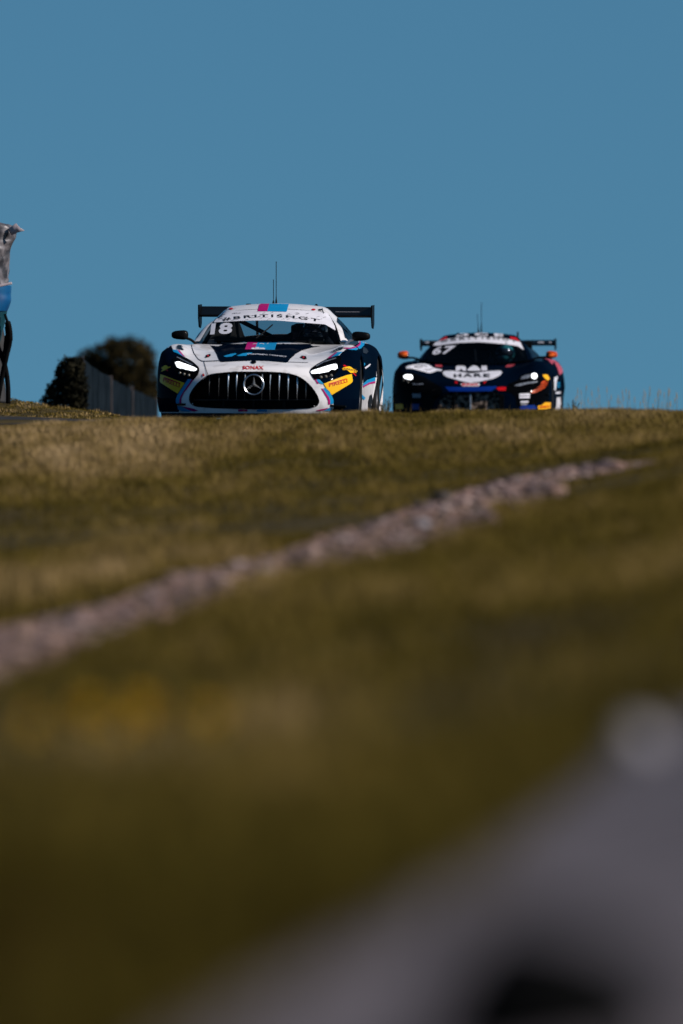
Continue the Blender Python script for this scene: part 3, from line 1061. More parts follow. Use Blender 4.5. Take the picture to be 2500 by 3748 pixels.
def cabin(car, rows, belt, split, mats, rnd=.05, glass_f=.945):
    """rows: (yc, sweep, hw, zc, drop); split = (index of windscreen top, index of rear window top)"""
    fs = np.linspace(-1, 1, 45)
    R_ = []
    for (yc, sw, hw, zc, dr), (bx, by, bz_) in zip(rows, belt):
        row = []
        for f in fs:
            e = max(0, abs(f) - .8) / .2
            row.append((f * hw, yc + sw * f * f, zc - dr * f * f - (rnd if dr > .03 else .0) * e ** 2.2))
        ex, ey, ez = row[-1]
        side = []
        for g in np.linspace(0, 1, 8)[1:]:
            side.append((ex + (bx - ex) * g + .025 * math.sin(math.pi * g), ey + (by - ey) * g, ez + (bz_ - ez) * g))
        full = [(-x, y, z) for x, y, z in reversed(side)] + row + side
        R_.append(full)
    per = 10
    ncol = len(R_[0])
    cols = [hermite([R_[t][s] for t in range(len(R_))], per) for s in range(ncol)]
    grid = np.array(cols).transpose(1, 0, 2)
    nr = grid.shape[0]
    w_top, r_top = split[0] * per, split[1] * per
    bms = {k: bmesh.new() for k in ('cabin_frame', 'windscreen', 'left', 'right', 'rear_window')}
    for i in range(nr - 1):
        for j in range(ncol - 1):
            jc = j + .5
            if 7 <= j < ncol - 8:
                f = -1 + 2 * (jc - 7) / 44
                if i < w_top: key = 'windscreen' if abs(f) < glass_f and i >= 0 else 'cabin_frame'
                elif i >= r_top and i < nr - 3: key = 'rear_window' if abs(f) < .86 else 'cabin_frame'
                else: key = 'cabin_frame'
            else:
                g = (7 - jc) / 7 if j < 7 else (jc - (ncol - 8)) / 7
                key = 'cabin_frame'
                if .1 < g < .93 and 2 < i < r_top + 4: key = 'left' if j < 7 else 'right'
            bm = bms[key]
            bm.faces.new([bm.verts.new(grid[i + a_][j + b_]) for a_, b_ in ((0, 0), (0, 1), (1, 1), (1, 0))])
    allb = bmesh.new()
    for i in range(nr - 1):
        for j in range(ncol - 1):
            allb.faces.new([allb.verts.new(grid[i + a_][j + b_]) for a_, b_ in ((0, 0), (0, 1), (1, 1), (1, 0))])
    allb.normal_update()
    car.bvh['cabin'] = BVHTree.FromBMesh(allb); allb.free()
    out = {}
    for k, bm in bms.items():
        bmesh.ops.remove_doubles(bm, verts=bm.verts, dist=1e-5)
        bm.normal_update()
        nm = 'side_window' if k in ('left', 'right') else k
        if k == 'cabin_frame':
            inner = bm.copy()
            for v in inner.verts: v.co -= v.normal * .008
            from_bm('inner_trim', inner, car.root, DARK, True)
        out[k] = from_bm(nm, bm, car.root, mats.get(k, mats['cabin_frame']), True)
    return out


def wheel(car, x, y, r_, wdt, side):
    w_ = empty('wheel', (x, y, r_)); w_.parent = car.root
    bm = bmesh.new()
    h = wdt / 2
    prof = [(-h * .9, r_ * .68), (-h, r_ * .80), (-h * .97, r_ * .92), (-h * .8, r_ * .985), (-h * .4, r_), (0, r_ * 1.002), (h * .4, r_), (h * .8, r_ * .985), (h * .97, r_ * .92), (h, r_ * .80), (h * .9, r_ * .68)]
    lathe_bm(bm, prof, 'X', 44)
    from_bm('tyre', bm, w_, TYRE, True)
    bm = bmesh.new()
    s = side
    lathe_bm(bm, [(-h * .9, r_ * .69), (-h * .8, r_ * .66), (h * .8, r_ * .66), (h * .9, r_ * .69)], 'X', 40)
    lathe_bm(bm, [(s * h * .75, .001), (s * h * .8, .06), (s * h * .5, .075)], 'X', 24)
    for k in range(10):
        a_ = 2 * math.pi * k / 10
        c_ = Vector((s * h * .62, math.cos(a_) * r_ * .38, math.sin(a_) * r_ * .38))
        box_bm(bm, c_, (.03, r_ * .58, .035), Matrix.Rotation(a_, 3, 'X'), .006)
    lathe_bm(bm, [(s * h * .1, .02), (s * h * .1, r_ * .55), (s * h * .18, r_ * .55), (s * h * .18, .02)], 'X', 32)
    from_bm('rim', bm, w_, ALU, True)


def plate(name, pts, thick, mat, parent, axis='y'):
    """flat polygon with thickness; pts local 3-D"""
    bm = bmesh.new()
    f = bm.faces.new([bm.verts.new(p) for p in pts])
    r = bmesh.ops.extrude_face_region(bm, geom=[f])
    mv = [q for q in r['geom'] if isinstance(q, bmesh.types.BMVert)]
    bmesh.ops.translate(bm, verts=mv, vec=Vector(thick))
    bmesh.ops.recalc_face_normals(bm, faces=bm.faces)
    return from_bm(name, bm, parent, mat)


def wing(car, x0, x1, y0, chord, z_lo, z_hi, end_z, mat, neck_x, neck_to):
    """rear wing: curved aerofoil between two end plates on two swan necks"""
    root = car.root
    n = 14
    bm = bmesh.new()
    up, lo = [], []
    for k in range(n + 1):
        t = k / n
        y = y0 + chord * t
        zc = z_lo + (z_hi - z_lo) * (t ** 1.3)
        th = .028 * math.sin(math.pi * min(1, t * 1.02) ** .6) + .004
        up.append((y, zc + th * .3)); lo.append((y, zc - th))
    sec = up + lo[::-1]
    nx_ = 24
    rings = []
    for i in range(nx_ + 1):
        x = x0 + (x1 - x0) * i / nx_
        rings.append([bm.verts.new((x, y, z)) for y, z in sec])
    m = len(sec)
    for A, B in zip(rings, rings[1:]):
        for k in range(m): bm.faces.new((A[k], A[(k + 1) % m], B[(k + 1) % m], B[k]))
    bm.faces.new(rings[0]); bm.faces.new(rings[-1][::-1])
    bmesh.ops.recalc_face_normals(bm, faces=bm.faces)
    wg = from_bm('rear_wing', bm, root, mat, False)
    for x, s in ((x0, -1), (x1, 1)):
        pr = [(y0 - .03, z_hi + .012), (y0 + chord + .03, z_hi + .022), (y0 + chord + .03, end_z + .05), (y0 + chord * .75, end_z), (y0 + chord * .25, end_z + .01), (y0 - .02, z_lo - .03)]
        plate('end_plate', [(x - .008 + s * .008, y, z) for y, z in pr], (.014, 0, 0), mat, wg)
    for s in (-1, 1):
        bm = bmesh.new()
        tube_bm(bm, hermite([(s * neck_x, y0 + .05, z_hi + .0), (s * neck_x, y0 - .06, z_hi + .01), (s * neck_x, y0 - .14, z_lo - .02), (s * neck_x, neck_to[0], neck_to[1])], 5), .014, 8)
        from_bm('wing_support', bm, wg, mat, True)
    return wg


def mirror_part(car, side, pu, pl, s, mat, stalk, root_pt, face_mat=None, tilt=0.0):
    """door mirror: rounded housing between pixel corners pu (left, top) and pl (right, bottom) at local depth s"""
    a_, b_ = car.loc(pu[0], pu[1], s), car.loc(pl[0], pl[1], s)
    c_ = (a_ + b_) / 2
    sx, sz = abs(b_.x - a_.x) / 2, abs(a_.z - b_.z) / 2
    bm = bmesh.new()
    bmesh.ops.create_uvsphere(bm, u_segments=28, v_segments=16, radius=1.0)
    for v in bm.verts:
        x, y, z = v.co
        q = (abs(x) ** 3.2 + abs(z) ** 3.2 + abs(y) ** 3.2) ** (-1 / 3.2)
        x, y, z = x * q, y * q, z * q
        z = z * (1 - .16 * x * side) + .08 * (1 - z) * 0
        v.co = (x * sx, y * .055, z * sz)
    mr = from_bm('door_mirror', bm, car.root, mat, True)
    mr.location = c_
    bm = bmesh.new()
    e = Vector(root_pt) - c_
    st = Vector((-side * sx * .7, .01, -sz * .65))
    tube_bm(bm, hermite([st, st.lerp(e, .45) + Vector((0, 0, .012)), e], 6), .014, 8)
    from_bm('mirror_arm', bm, mr, stalk, True)
    bm = bmesh.new()
    box_bm(bm, (0, .05, 0), (sx * 1.5, .012, sz * 1.4), bevel=.004)
    from_bm('mirror_glass', bm, mr, CHROME)
    return mr


def human(car, seat_x, seat_y, head_z, label, helmet_mat, visor_mat, wheel_c):
    """driver sitting, hands on the wheel; body is one skinned mesh"""
    root = empty('person', (0, 0, 0))
    root.matrix_world = car.M.copy()
    tag(root, label, 'person')
    hx, hy, hz = seat_x, seat_y, head_z
    pv = Vector((hx, hy + .12, hz - .62))
    J = {'pel': (pv, .125), 'belly': (pv + Vector((0, .02, .18)), .125), 'chest': (pv + Vector((0, .0, .36)), .14), 'neck': (pv + Vector((0, -.04, .50)), .06), 'head': (pv + Vector((0, -.10, .60)), .085)}
    E = [('pel', 'belly'), ('belly', 'chest'), ('chest', 'neck'), ('neck', 'head')]
    for s, nm in ((-1, 'l'), (1, 'r')):
        sh = pv + Vector((s * .18, -.02, .40))
        wr = Vector(wheel_c) + Vector((s * .15, .05, .02))
        el = (sh + wr) / 2 + Vector((s * .10, .02, -.12))
        J['sh' + nm] = (sh, .062); J['el' + nm] = (el, .046); J['wr' + nm] = (wr, .030)
        palm = wr + Vector((0, -.05, .02)); J['pa' + nm] = (palm, .034)
        E += [('chest', 'sh' + nm), ('sh' + nm, 'el' + nm), ('el' + nm, 'wr' + nm), ('wr' + nm, 'pa' + nm)]
        for k in range(4):
            b = palm + Vector((s * .01, -.03, .026 - .018 * k)); t = b + Vector((s * .022, -.03, 0)); t2 = t + Vector((-s * .025, -.012, -.004))
            J[f'f{k}a' + nm] = (b, .009); J[f'f{k}b' + nm] = (t, .0085); J[f'f{k}c' + nm] = (t2, .0075)
            E += [('pa' + nm, f'f{k}a' + nm), (f'f{k}a' + nm, f'f{k}b' + nm), (f'f{k}b' + nm, f'f{k}c' + nm)]
        b = palm + Vector((-s * .03, .0, .02)); J['ta' + nm] = (b, .010); J['tb' + nm] = (b + Vector((-s * .012, -.035, .012)), .009)
        E += [('pa' + nm, 'ta' + nm), ('ta' + nm, 'tb' + nm)]
        hp = pv + Vector((s * .10, -.02, -.02)); kn = pv + Vector((s * .14, -.44, .08)); an = pv + Vector((s * .12, -.82, -.10)); to = an + Vector((0, -.16, .08))
        J['hp' + nm] = (hp, .095); J['kn' + nm] = (kn, .062); J['an' + nm] = (an, .042); J['to' + nm] = (to, .035)
        E += [('pel', 'hp' + nm), ('hp' + nm, 'kn' + nm), ('kn' + nm, 'an' + nm), ('an' + nm, 'to' + nm)]
    names = list(J)
    me = bpy.data.meshes.new('body')
    me.from_pydata([J[k][0][:] for k in names], [(names.index(a_), names.index(b_)) for a_, b_ in E], [])
    o = new_obj('body', me, root, FABRIC)
    md = o.modifiers.new('skin', 'SKIN')
    for i, k in enumerate(names):
        me.skin_vertices[0].data[i].radius = (J[k][1], J[k][1])
    me.skin_vertices[0].data[0].use_root = True
    sb = o.modifiers.new('sub', 'SUBSURF'); sb.levels = 1; sb.render_levels = 1
    md.use_smooth_shade = True
    # helmet
    hc = J['head'][0] + Vector((0, 0, .045))
    bm = bmesh.new()
    bmesh.ops.create_uvsphere(bm, u_segments=32, v_segments=20, radius=1.0)
    for v in bm.verts:
        x, y, z = v.co
        f = 1 + (.10 if z < -.2 and y < -.3 else 0)
        v.co = (x * .128, y * .152 * f, z * .142 - (.01 if z < 0 else 0))
    bmesh.ops.delete(bm, geom=[f for f in bm.faces if f.calc_center_median().y < -.09 and -.02 < f.calc_center_median().z < .065 and abs(f.calc_center_median().x) < .1], context='FACES')
    bmesh.ops.delete(bm, geom=[f for f in bm.faces if f.calc_center_median().z < -.135], context='FACES')
    h = from_bm('helmet', bm, root, helmet_mat, True); h.location = hc
    bm = bmesh.new()
    bmesh.ops.create_uvsphere(bm, u_segments=32, v_segments=20, radius=1.0)
    for v in bm.verts: v.co = (v.co.x * .124, v.co.y * .149, v.co.z * .138)
    bmesh.ops.delete(bm, geom=[f for f in bm.faces if not (f.calc_center_median().y < -.06 and -.04 < f.calc_center_median().z < .085)], context='FACES')
    from_bm('visor', bm, h, visor_mat, True)
    return root


def interior(car, cowl_y, cowl_z, roof_z, hw, drv_x, drv_y, sw_c, roof_y0, roof_y1, back_y, bulkhead=False):
    """dashboard, floor tub, seat, roll cage and steering wheel"""
    root = car.root
    bm = bmesh.new()
    box_bm(bm, (0, cowl_y + .38, cowl_z - .13), (hw * 1.75, .62, .20), Matrix.Rotation(.05, 3, 'X'), .04)
    box_bm(bm, (drv_x, cowl_y + .62, cowl_z - .03), (.34, .16, .09), None, .03)
    from_bm('dashboard', bm, root, DARK)
    bm = bmesh.new()
    box_bm(bm, (0, 2.35, .28), (1.30, 3.4, .36), None, .02)
    from_bm('underbody', bm, root, DARK)
    bm = bmesh.new()
    box_bm(bm, (drv_x, drv_y + .34, .72), (.48, .12, .62), Matrix.Rotation(-.2, 3, 'X'), .04)
    box_bm(bm, (drv_x, drv_y + .05, .48), (.48, .5, .12), None, .04)
    for s in (-1, 1): box_bm(bm, (drv_x + s * .21, drv_y + .20, .90), (.05, .26, .22), None, .02)
    from_bm('seat', bm, root, DARK)
    bm = bmesh.new()
    e = .82
    for s in (-1, 1):
        tube_bm(bm, hermite([(s * hw * .97, cowl_y + .35, cowl_z - .1), (s * hw * .80, (cowl_y + .35 + roof_y0) / 2, (cowl_z + roof_z) / 2 - .04), (s * hw * .66, roof_y0, roof_z - .085), (s * hw * .64, roof_y1, roof_z - .09)], 5), .022, 8)
        tube_bm(bm, [(s * hw * .64, roof_y1, roof_z - .09), (s * hw * .85, roof_y1 + .02, .45)], .022, 8)
        tube_bm(bm, [(s * hw * .60, roof_y1, roof_z - .10), (s * hw * .62, back_y - .1, .72)], .02, 8)
    tube_bm(bm, [(-hw * .64, roof_y1, roof_z - .09), (hw * .64, roof_y1, roof_z - .09)], .022, 8)
    tube_bm(bm, [(-hw * .66, roof_y0, roof_z - .09), (hw * .66, roof_y0, roof_z - .09)], .022, 8)
    tube_bm(bm, [(-hw * .62, roof_y1, roof_z - .12), (hw * .15, roof_y1 + .02, .80)], .024, 8)
    tube_bm(bm, [(hw * .62, roof_y1, roof_z - .12), (-hw * .15, roof_y1 + .03, .80)], .024, 8)
    tube_bm(bm, [(-hw * .9, roof_y1, .86), (hw * .9, roof_y1, .86)], .022, 8)
    from_bm('roll_cage', bm, root, DARK, True)
    if bulkhead:
        bm = bmesh.new(); box_bm(bm, (0, roof_y1 + .12, .80), (hw * 1.9, .05, .66)); from_bm('bulkhead', bm, root, DARK)
    bm = bmesh.new()
    pts = [Vector(sw_c) + Vector((math.cos(a_) * .15, 0, math.sin(a_) * .12)) for a_ in np.linspace(0, 2 * math.pi, 29)]
    tube_bm(bm, pts, .014, 8, False)
    box_bm(bm, Vector(sw_c), (.26, .03, .05), None, .01)
    tube_bm(bm, [Vector(sw_c), Vector(sw_c) + Vector((0, -.3, -.06))], .02, 8)
    from_bm('steering_wheel', bm, root, DARK, True)

# ------------------------------------------------------------------ white race car (leading)
nose = at(928, 1508, 112.0)
car = Car('race_car', (nose.x, 112.0, CAM_Z + float(track_z(nose.x, 112.0)) + .002), math.radians(-4.0), -.0056, math.radians(.3))
tag(car.root, 'white race car number 18 with black grille and pink and blue stripes, in front', 'race car', 'race cars on the track')
XS = (0, .25, .5, .68, .82, .93, .985)
T = [
    [(0, .03, .105), (.25, .03, .105), (.5, .06, .105), (.68, .13, .105), (.82, .23, .105), (.93, .39, .105), (.985, .60, .12)],
    [(0, .0, .17), (.25, .005, .17), (.5, .04, .17), (.68, .10, .17), (.83, .20, .18), (.945, .37, .19), (1.0, .60, .20)],
    [(0, -.01, .33), (.25, .0, .33), (.5, .04, .33), (.68, .095, .33), (.835, .20, .33), (.95, .38, .34), (1.005, .61, .35)],
    [(0, .0, .47), (.25, .01, .47), (.5, .05, .465), (.68, .12, .46), (.835, .24, .47), (.95, .42, .49), (1.005, .62, .50)],
    [(0, .045, .535), (.25, .055, .535), (.5, .10, .53), (.68, .18, .535), (.83, .33, .565), (.945, .50, .58), (1.0, .66, .58)],
    [(0, .20, .595), (.25, .21, .595), (.5, .26, .59), (.68, .36, .605), (.82, .50, .65), (.935, .63, .66), (.995, .75, .645)],
    [(0, .6, .665), (.25, .6, .668), (.5, .62, .66), (.68, .68, .685), (.81, .75, .735), (.925, .82, .73), (.99, .88, .70)],
    [(0, 1.0, .725), (.25, 1.0, .73), (.5, 1.0, .71), (.68, 1.0, .74), (.80, 1.0, .78), (.91, 1.0, .775), (.985, 1.0, .722)],
    [(0, 1.5, .785), (.25, 1.5, .79), (.5, 1.5, .76), (.66, 1.5, .77), (.78, 1.5, .79), (.88, 1.5, .77), (.955, 1.5, .70)],
    [(0, 2.0, .825), (.25, 2.0, .825), (.5, 2.0, .80), (.66, 2.0, .80), (.77, 2.0, .80), (.86, 2.0, .775), (.925, 2.0, .69)],
    [(0, 2.8, .80), (.25, 2.8, .80), (.5, 2.8, .80), (.66, 2.8, .81), (.78, 2.8, .81), (.87, 2.8, .78), (.935, 2.8, .69)],
    [(0, 3.5, .84), (.25, 3.5, .84), (.5, 3.5, .85), (.68, 3.5, .862), (.83, 3.5, .84), (.93, 3.5, .785), (.985, 3.5, .72)],
    [(0, 4.2, .87), (.25, 4.2, .87), (.5, 4.2, .87), (.68, 4.2, .86), (.82, 4.2, .83), (.925, 4.2, .78), (.98, 4.2, .69)],
    [(0, 4.6, .84), (.25, 4.6, .84), (.5, 4.58, .84), (.68, 4.56, .82), (.82, 4.52, .79), (.92, 4.46, .74), (.97, 4.40, .66)],
    [(0, 4.68, .35), (.25, 4.68, .35), (.5, 4.66, .35), (.68, 4.62, .35), (.82, 4.56, .35), (.92, 4.48, .35), (.97, 4.42, .52)],
]
GR = cv('G', [(40, 350), (45, 300), (80, 230), (150, 150), (250, 75), (400, 48), (520, 38), (650, 35), (780, 35), (950, 38), (1080, 45), (1180, 60), (1280, 95),
              (1370, 160), (1440, 240), (1490, 330), (1498, 370), (1480, 410), (1420, 435), (1300, 445), (900, 452), (500, 445), (200, 430), (100, 415), (55, 385)])
shell = body_shell(car, T, .64, (.97, 3.58), .365, .11, P_WHITE, GR, 14, [5, 10, 10, 6, 8, 10, 10, 10, 8, 10, 8, 8, 6, 6])

shell.data.materials.append(P_NAVY)
for f in shell.data.polygons:
    c = f.center
    if (abs(c.x) > .80 and c.y > 1.32 and .475 + .03 * (c.y - 1.5) < c.z < .80 + .03 * (c.y > 2.6)) or (abs(c.x) > .955 and .35 < c.y < 1.35 and c.z < .755): f.material_index = 1
cab = cabin(car,
            [(1.78, .38, .745, .828, -.004), (2.20, .27, .665, 1.01, .012), (2.62, .16, .575, 1.165, .035), (2.95, .04, .56, 1.222, .045), (3.35, .0, .545, 1.205, .05), (3.75, .0, .52, 1.10, .05), (4.30, .0, .48, .885, .03)],
            [(.755, 2.17, .815), (.79, 2.45, .815), (.81, 2.75, .815), (.82, 3.0, .815), (.81, 3.35, .83), (.78, 3.75, .85), (.70, 4.3, .86)],
            (2, 4), dict(cabin_frame=P_WHITE, windscreen=GLASS, left=SIDE_GLASS, right=SIDE_GLASS, rear_window=REAR_GLASS), glass_f=.972)
wind = cab['windscreen']; frame = cab['cabin_frame']
bm = bmesh.new(); box_bm(bm, (0, 2.9, .10), (1.9, 2.0, .05), None, .01)
from_bm('floor_panel', bm, car.root, CARBON)
bm = bmesh.new()
box_bm(bm, (0, .30, .075), (1.80, .62, .03), None, .01)
from_bm('splitter', bm, car.root, CARBON)
interior(car, 1.80, .83, 1.20, .735, .38, 2.85, (.38, 2.48, .86), 2.75, 3.30, 4.2)

# grille: dark tub, slats, star badge
bm = bmesh.new()
c = []
for (y_, k_) in ((.06, 1.0), (.30, .96)):
    c.append([bm.verts.new(Vector(((car.loc(u, v, .1).x) * k_, y_ + .22 * (abs(car.loc(u, v, .1).x) / .75) ** 2.2 * (1 if y_ < .2 else .4), car.loc(u, v, .1).z))) for u, v in GR])
n_ = len(GR)
for k in range(n_): bm.faces.new((c[0][k], c[0][(k + 1) % n_], c[1][(k + 1) % n_], c[1][k]))
bm.faces.new(c[1])
grille = from_bm('grille', bm, car.root, DARK)
for gx, t0, t1, wd in ((268, 85, 330, .009), (375, 62, 345, .008), (480, 60, 350, .013), (575, 58, 350, .013), (668, 56, 350, .010), (860, 56, 350, .010), (952, 60, 350, .011),
                       (1054, 55, 352, .013), (1155, 60, 352, .014), (1257, 85, 350, .015), (1356, 155, 348, .014)):
    (u0, v0), (u1, v1) = cv('G', [(gx, t0), (gx - 6, t1)])
    q0 = car.loc(u0, v0, .1)
    yy = .03 + .12 * (abs(q0.x) / .7) ** 2.2
    q0, q1 = car.loc(u0, v0, yy), car.loc(u1, v1, yy)
    bm = bmesh.new()
    n__ = 8
    for k in range(n__ + 1):
        t = k / n__
        p = q0.lerp(q1, t) + Vector((0, -.02 * math.sin(math.pi * t), 0))
        hw = wd * (1 - .55 * t) * .5
        hw *= 1.15
        r_ = [bm.verts.new(p + Vector(d)) for d in ((-hw, .006, 0), (0, 0, 0), (hw, .006, 0), (0, .05, 0))]
        if k:
            for j in range(4): bm.faces.new((pr[j], pr[(j + 1) % 4], r_[(j + 1) % 4], r_[j]))
        pr = r_
    bmesh.ops.recalc_face_normals(bm, faces=bm.faces)
    from_bm('grille_slat', bm, grille, CHROME)
bm = bmesh.new()
pts = [car.loc(*cv('G', [(x, 350 + (0 if x < 900 else -2))])[0], .09) for x in (80, 400, 765, 1200, 1480)]
tube_bm(bm, [p + Vector((0, .12 * (abs(p.x) / .7) ** 2, 0)) for p in pts], .004, 6)
from_bm('grille_bar', bm, grille, ALU)
for gx in (425, 762, 1105):
    (u0, v0), (u1, v1) = cv('G', [(gx, 360), (gx, 440)])
    q0, q1 = car.loc(u0, v0, .13), car.loc(u1, v1, .13)
    bm = bmesh.new(); box_bm(bm, (q0 + q1) / 2, (.02, .05, (q0 - q1).length), None, .004)
    from_bm('grille_strut', bm, grille, CARBON)
cc = car.loc(*cv('G', [(765, 178)])[0], .0) + Vector((0, .008, 0))
bm = bmesh.new()
rr = .098
prof = [(rr - .007, -.006), (rr, -.012), (rr + .006, -.006), (rr + .006, .012), (rr - .007, .012)]
rings = []
for k in range(48):
    a_ = 2 * math.pi * k / 48
    rings.append([bm.verts.new((math.cos(a_) * r_, y_, math.sin(a_) * r_)) for r_, y_ in prof])
for k in range(48):
    A, B = rings[k], rings[(k + 1) % 48]
    for j in range(5): bm.faces.new((A[j], A[(j + 1) % 5], B[(j + 1) % 5], B[j]))
tips = [Vector((math.sin(a_) * rr, 0, math.cos(a_) * rr)) for a_ in (0, 2 * math.pi / 3, 4 * math.pi / 3)]
inn = [Vector((math.sin(a_) * .017, .002, math.cos(a_) * .017)) for a_ in (math.pi / 3, math.pi, 5 * math.pi / 3)]
cv_ = bm.verts.new((0, -.022, 0)); cb = bm.verts.new((0, .012, 0))
tv = [bm.verts.new(t) for t in tips]; nv = [bm.verts.new(t) for t in inn]
for k in range(3):
    for a_, b_ in ((tv[k], nv[k]), (nv[k - 1], tv[k])):
        bm.faces.new((cv_, a_, b_)); bm.faces.new((cb, b_, a_))
bmesh.ops.recalc_face_normals(bm, faces=bm.faces)
sb = from_bm('star_badge', bm, grille, CHROME); sb.location = cc
# tidy rim round the opening
bm = bmesh.new()
rim = []
for u, v in GR:
    h = None
    for e in (1.0, 1.01, 1.02, 1.035):
        cu_, cv2 = 928, 1425
        h = h or car.hit(cu_ + (u - cu_) * e, cv2 + (v - cv2) * e, 'body')
    rim.append(h[0] if h else car.loc(u, v, .1))
tube_bm(bm, list(hermite([tuple(p) for p in rim + rim[:1]], 4)), .0045, 6, False)
from_bm('grille_rim', bm, grille, P_BLACK, True)


def dk(name, crop, pts, mat, lvl=1, key='body', par=None, **kw):
    return decal(car, name, cv(crop, pts) if crop else pts, mat, par or (shell if key == 'body' else frame), key, lvl, **kw)


# livery: dark corners
dk('livery_panel', 'c2', [(0, 1640), (0, 790), (60, 740), (140, 700), (250, 690), (275, 750), (345, 805), (430, 850), (530, 905), (600, 960), (632, 1000), (630, 1040), (600, 1110), (555, 1165), (480, 1165),
                          (440, 1215), (340, 1370), (318, 1440), (330, 1500), (335, 1530), (360, 1570), (340, 1640)], P_NAVY, 1)
dk('livery_panel', 'c3', [(1000, 800), (1040, 750), (1100, 705), (1180, 722), (1290, 690), (1330, 640), (1345, 600), (1570, 620), (1570, 1060), (1470, 1075), (1370, 1105), (1300, 1170), (1290, 1200), (1250, 1250),
                          (1250, 1530), (880, 1530), (930, 1470), (930, 1400), (905, 1320), (835, 1225), (790, 1150), (730, 1110), (680, 1110), (640, 1050), (620, 1000), (650, 945), (740, 890), (850, 830)], P_NAVY, 1)
# stripes
for crop, pts, m_ in (
    ('c2', [(480, 1150), (530, 1150), (505, 1190), (450, 1270), (385, 1370), (365, 1425), (362, 1480), (320, 1480), (315, 1430), (335, 1370), (440, 1210)], P_CYAN),
    ('c2', [(530, 1155), (552, 1165), (500, 1240), (430, 1330), (392, 1410), (390, 1480), (362, 1480), (365, 1425), (385, 1370), (450, 1270), (505, 1190)], P_MAG),
    ('c2', [(335, 1512), (400, 1522), (440, 1545), (500, 1570), (540, 1582), (490, 1592), (400, 1585), (345, 1560)], P_CYAN),
    ('c2', [(400, 1522), (460, 1530), (560, 1550), (620, 1578), (560, 1590), (500, 1570), (440, 1545)], P_MAG),
    ('c2', [(268, 750), (335, 755), (370, 800), (405, 832), (430, 850), (345, 805), (280, 778)], P_CYAN),
    ('c2', [(335, 755), (362, 758), (395, 800), (440, 848), (405, 832), (370, 800)], P_MAG),
    ('c3', [(1295, 1165), (1370, 1105), (1470, 1070), (1470, 1122), (1390, 1140), (1320, 1180), (1290, 1215)], P_CYAN),
    ('c3', [(1290, 1215), (1320, 1180), (1390, 1140), (1470, 1122), (1470, 1148), (1400, 1160), (1340, 1190), (1290, 1232)], P_MAG),
    ('c3', [(1060, 700), (1065, 688), (1150, 690), (1230, 665), (1262, 640), (1268, 602), (1287, 602), (1280, 650), (1240, 685), (1160, 705), (1100, 705)], P_MAG),
    ('c3', [(1100, 705), (1160, 705), (1240, 685), (1280, 650), (1287, 602), (1345, 610), (1325, 660), (1290, 695), (1220, 722), (1150, 718)], P_CYAN),
    ('c3', [(845, 830), (960, 748), (985, 748), (890, 822)], P_MAG),
    ('c3', [(890, 822), (985, 748), (1048, 742), (1000, 790), (920, 808)], P_CYAN),
    ('R', [(-20, 540), (90, 550), (215, 680), (212, 705), (110, 690), (0, 600)], P_CYAN),
    ('R', [(-90, 520), (-20, 540), (0, 600), (60, 690), (10, 690), (-50, 590)], P_MAG),
    ('R', [(140, 840), (190, 850), (310, 1020), (400, 1140), (440, 1250), (440, 1385), (375, 1385), (375, 1270), (340, 1180), (250, 1030)], P_MAG),
    ('R', [(190, 850), (260, 830), (320, 860), (410, 940), (490, 1080), (540, 1200), (555, 1260), (545, 1365), (440, 1375), (440, 1250), (400, 1140), (310, 1020)], P_CYAN),
    ('R', [(-60, 1590), (100, 1550), (260, 1520), (390, 1490), (330, 1540), (200, 1585), (60, 1600)], P_MAG),
    ('R', [(200, 1600), (330, 1540), (395, 1500), (520, 1530), (470, 1600)], P_CYAN),
    ('G', [(590, 455), (695, 457), (695, 478), (590, 478)], P_MAG),
    ('G', [(800, 458), (915, 458), (915, 480), (800, 480)], P_CYAN),
):
    dk('livery_stripe', crop, pts, m_, 2, step=4)
# bonnet field and stripes
hood = cv('c2', [(850, 625), (770, 672), (790, 700), (830, 745), (870, 815), (895, 880), (915, 912), (940, 918)]) + cv('A', [(460, 432), (775, 420), (1100, 432), (1390, 460), (1430, 450), (1470, 390), (1568, 310)]) + \
    cv('c3', [(420, 778), (520, 722), (650, 687), (850, 655), (1000, 640), (1010, 585), (700, 572), (300, 570)]) + cv('c2', [(1290, 596), (1000, 600)])
dk('bonnet_panel', None, hood, P_NAVY, 1)
dk('livery_stripe', 'A', [(610, 210), (640, 120), (665, 62), (855, 62), (830, 120), (805, 210)], P_MAG, 2)
dk('livery_stripe', 'A', [(805, 210), (830, 120), (855, 62), (1240, 70), (1210, 110), (1180, 218)], P_CYAN, 2)
lettering(car, 'alba', cv('A', [(730, 212)])[0], cv('A', [(865, 212)])[0], cv('A', [(1000, 212)])[0], 8, P_SILV, shell, level=3, offset=.05)
for pl in ([(760, 112), (800, 105), (840, 108)], [(885, 112), (920, 98), (980, 110)], [(1030, 104), (1065, 94)]):
    dk('sponsor_sticker', None, strip(cv('A', pl), 1.6), P_SILV, 3, step=3)
dk('sponsor_sticker', 'A', [(195, 340), (250, 322), (330, 297), (430, 282), (455, 300), (400, 320), (360, 345), (250, 357)], P_CYAN, 2, step=4)
dk('sponsor_sticker', 'A', [(450, 330), (560, 288), (640, 276), (750, 270), (740, 287), (660, 300), (640, 332), (500, 337)], P_CYAN, 2, step=4)
lettering(car, 'CONTEMPO CONNECT', cv('A', [(655, 308)])[0], cv('A', [(1040, 322)])[0], cv('A', [(1405, 360)])[0], 3.6, P_SILV, shell, level=2)
lettering(car, 'SONAX', (887.5, 1353), (926, 1353), (965, 1353.5), 13, P_RED, shell, level=2, offset=.03)
dk('bonnet_badge', None, ellipse(cv('A', [(775, 455)])[0], 10, 6), P_BLACK, 3, step=3)
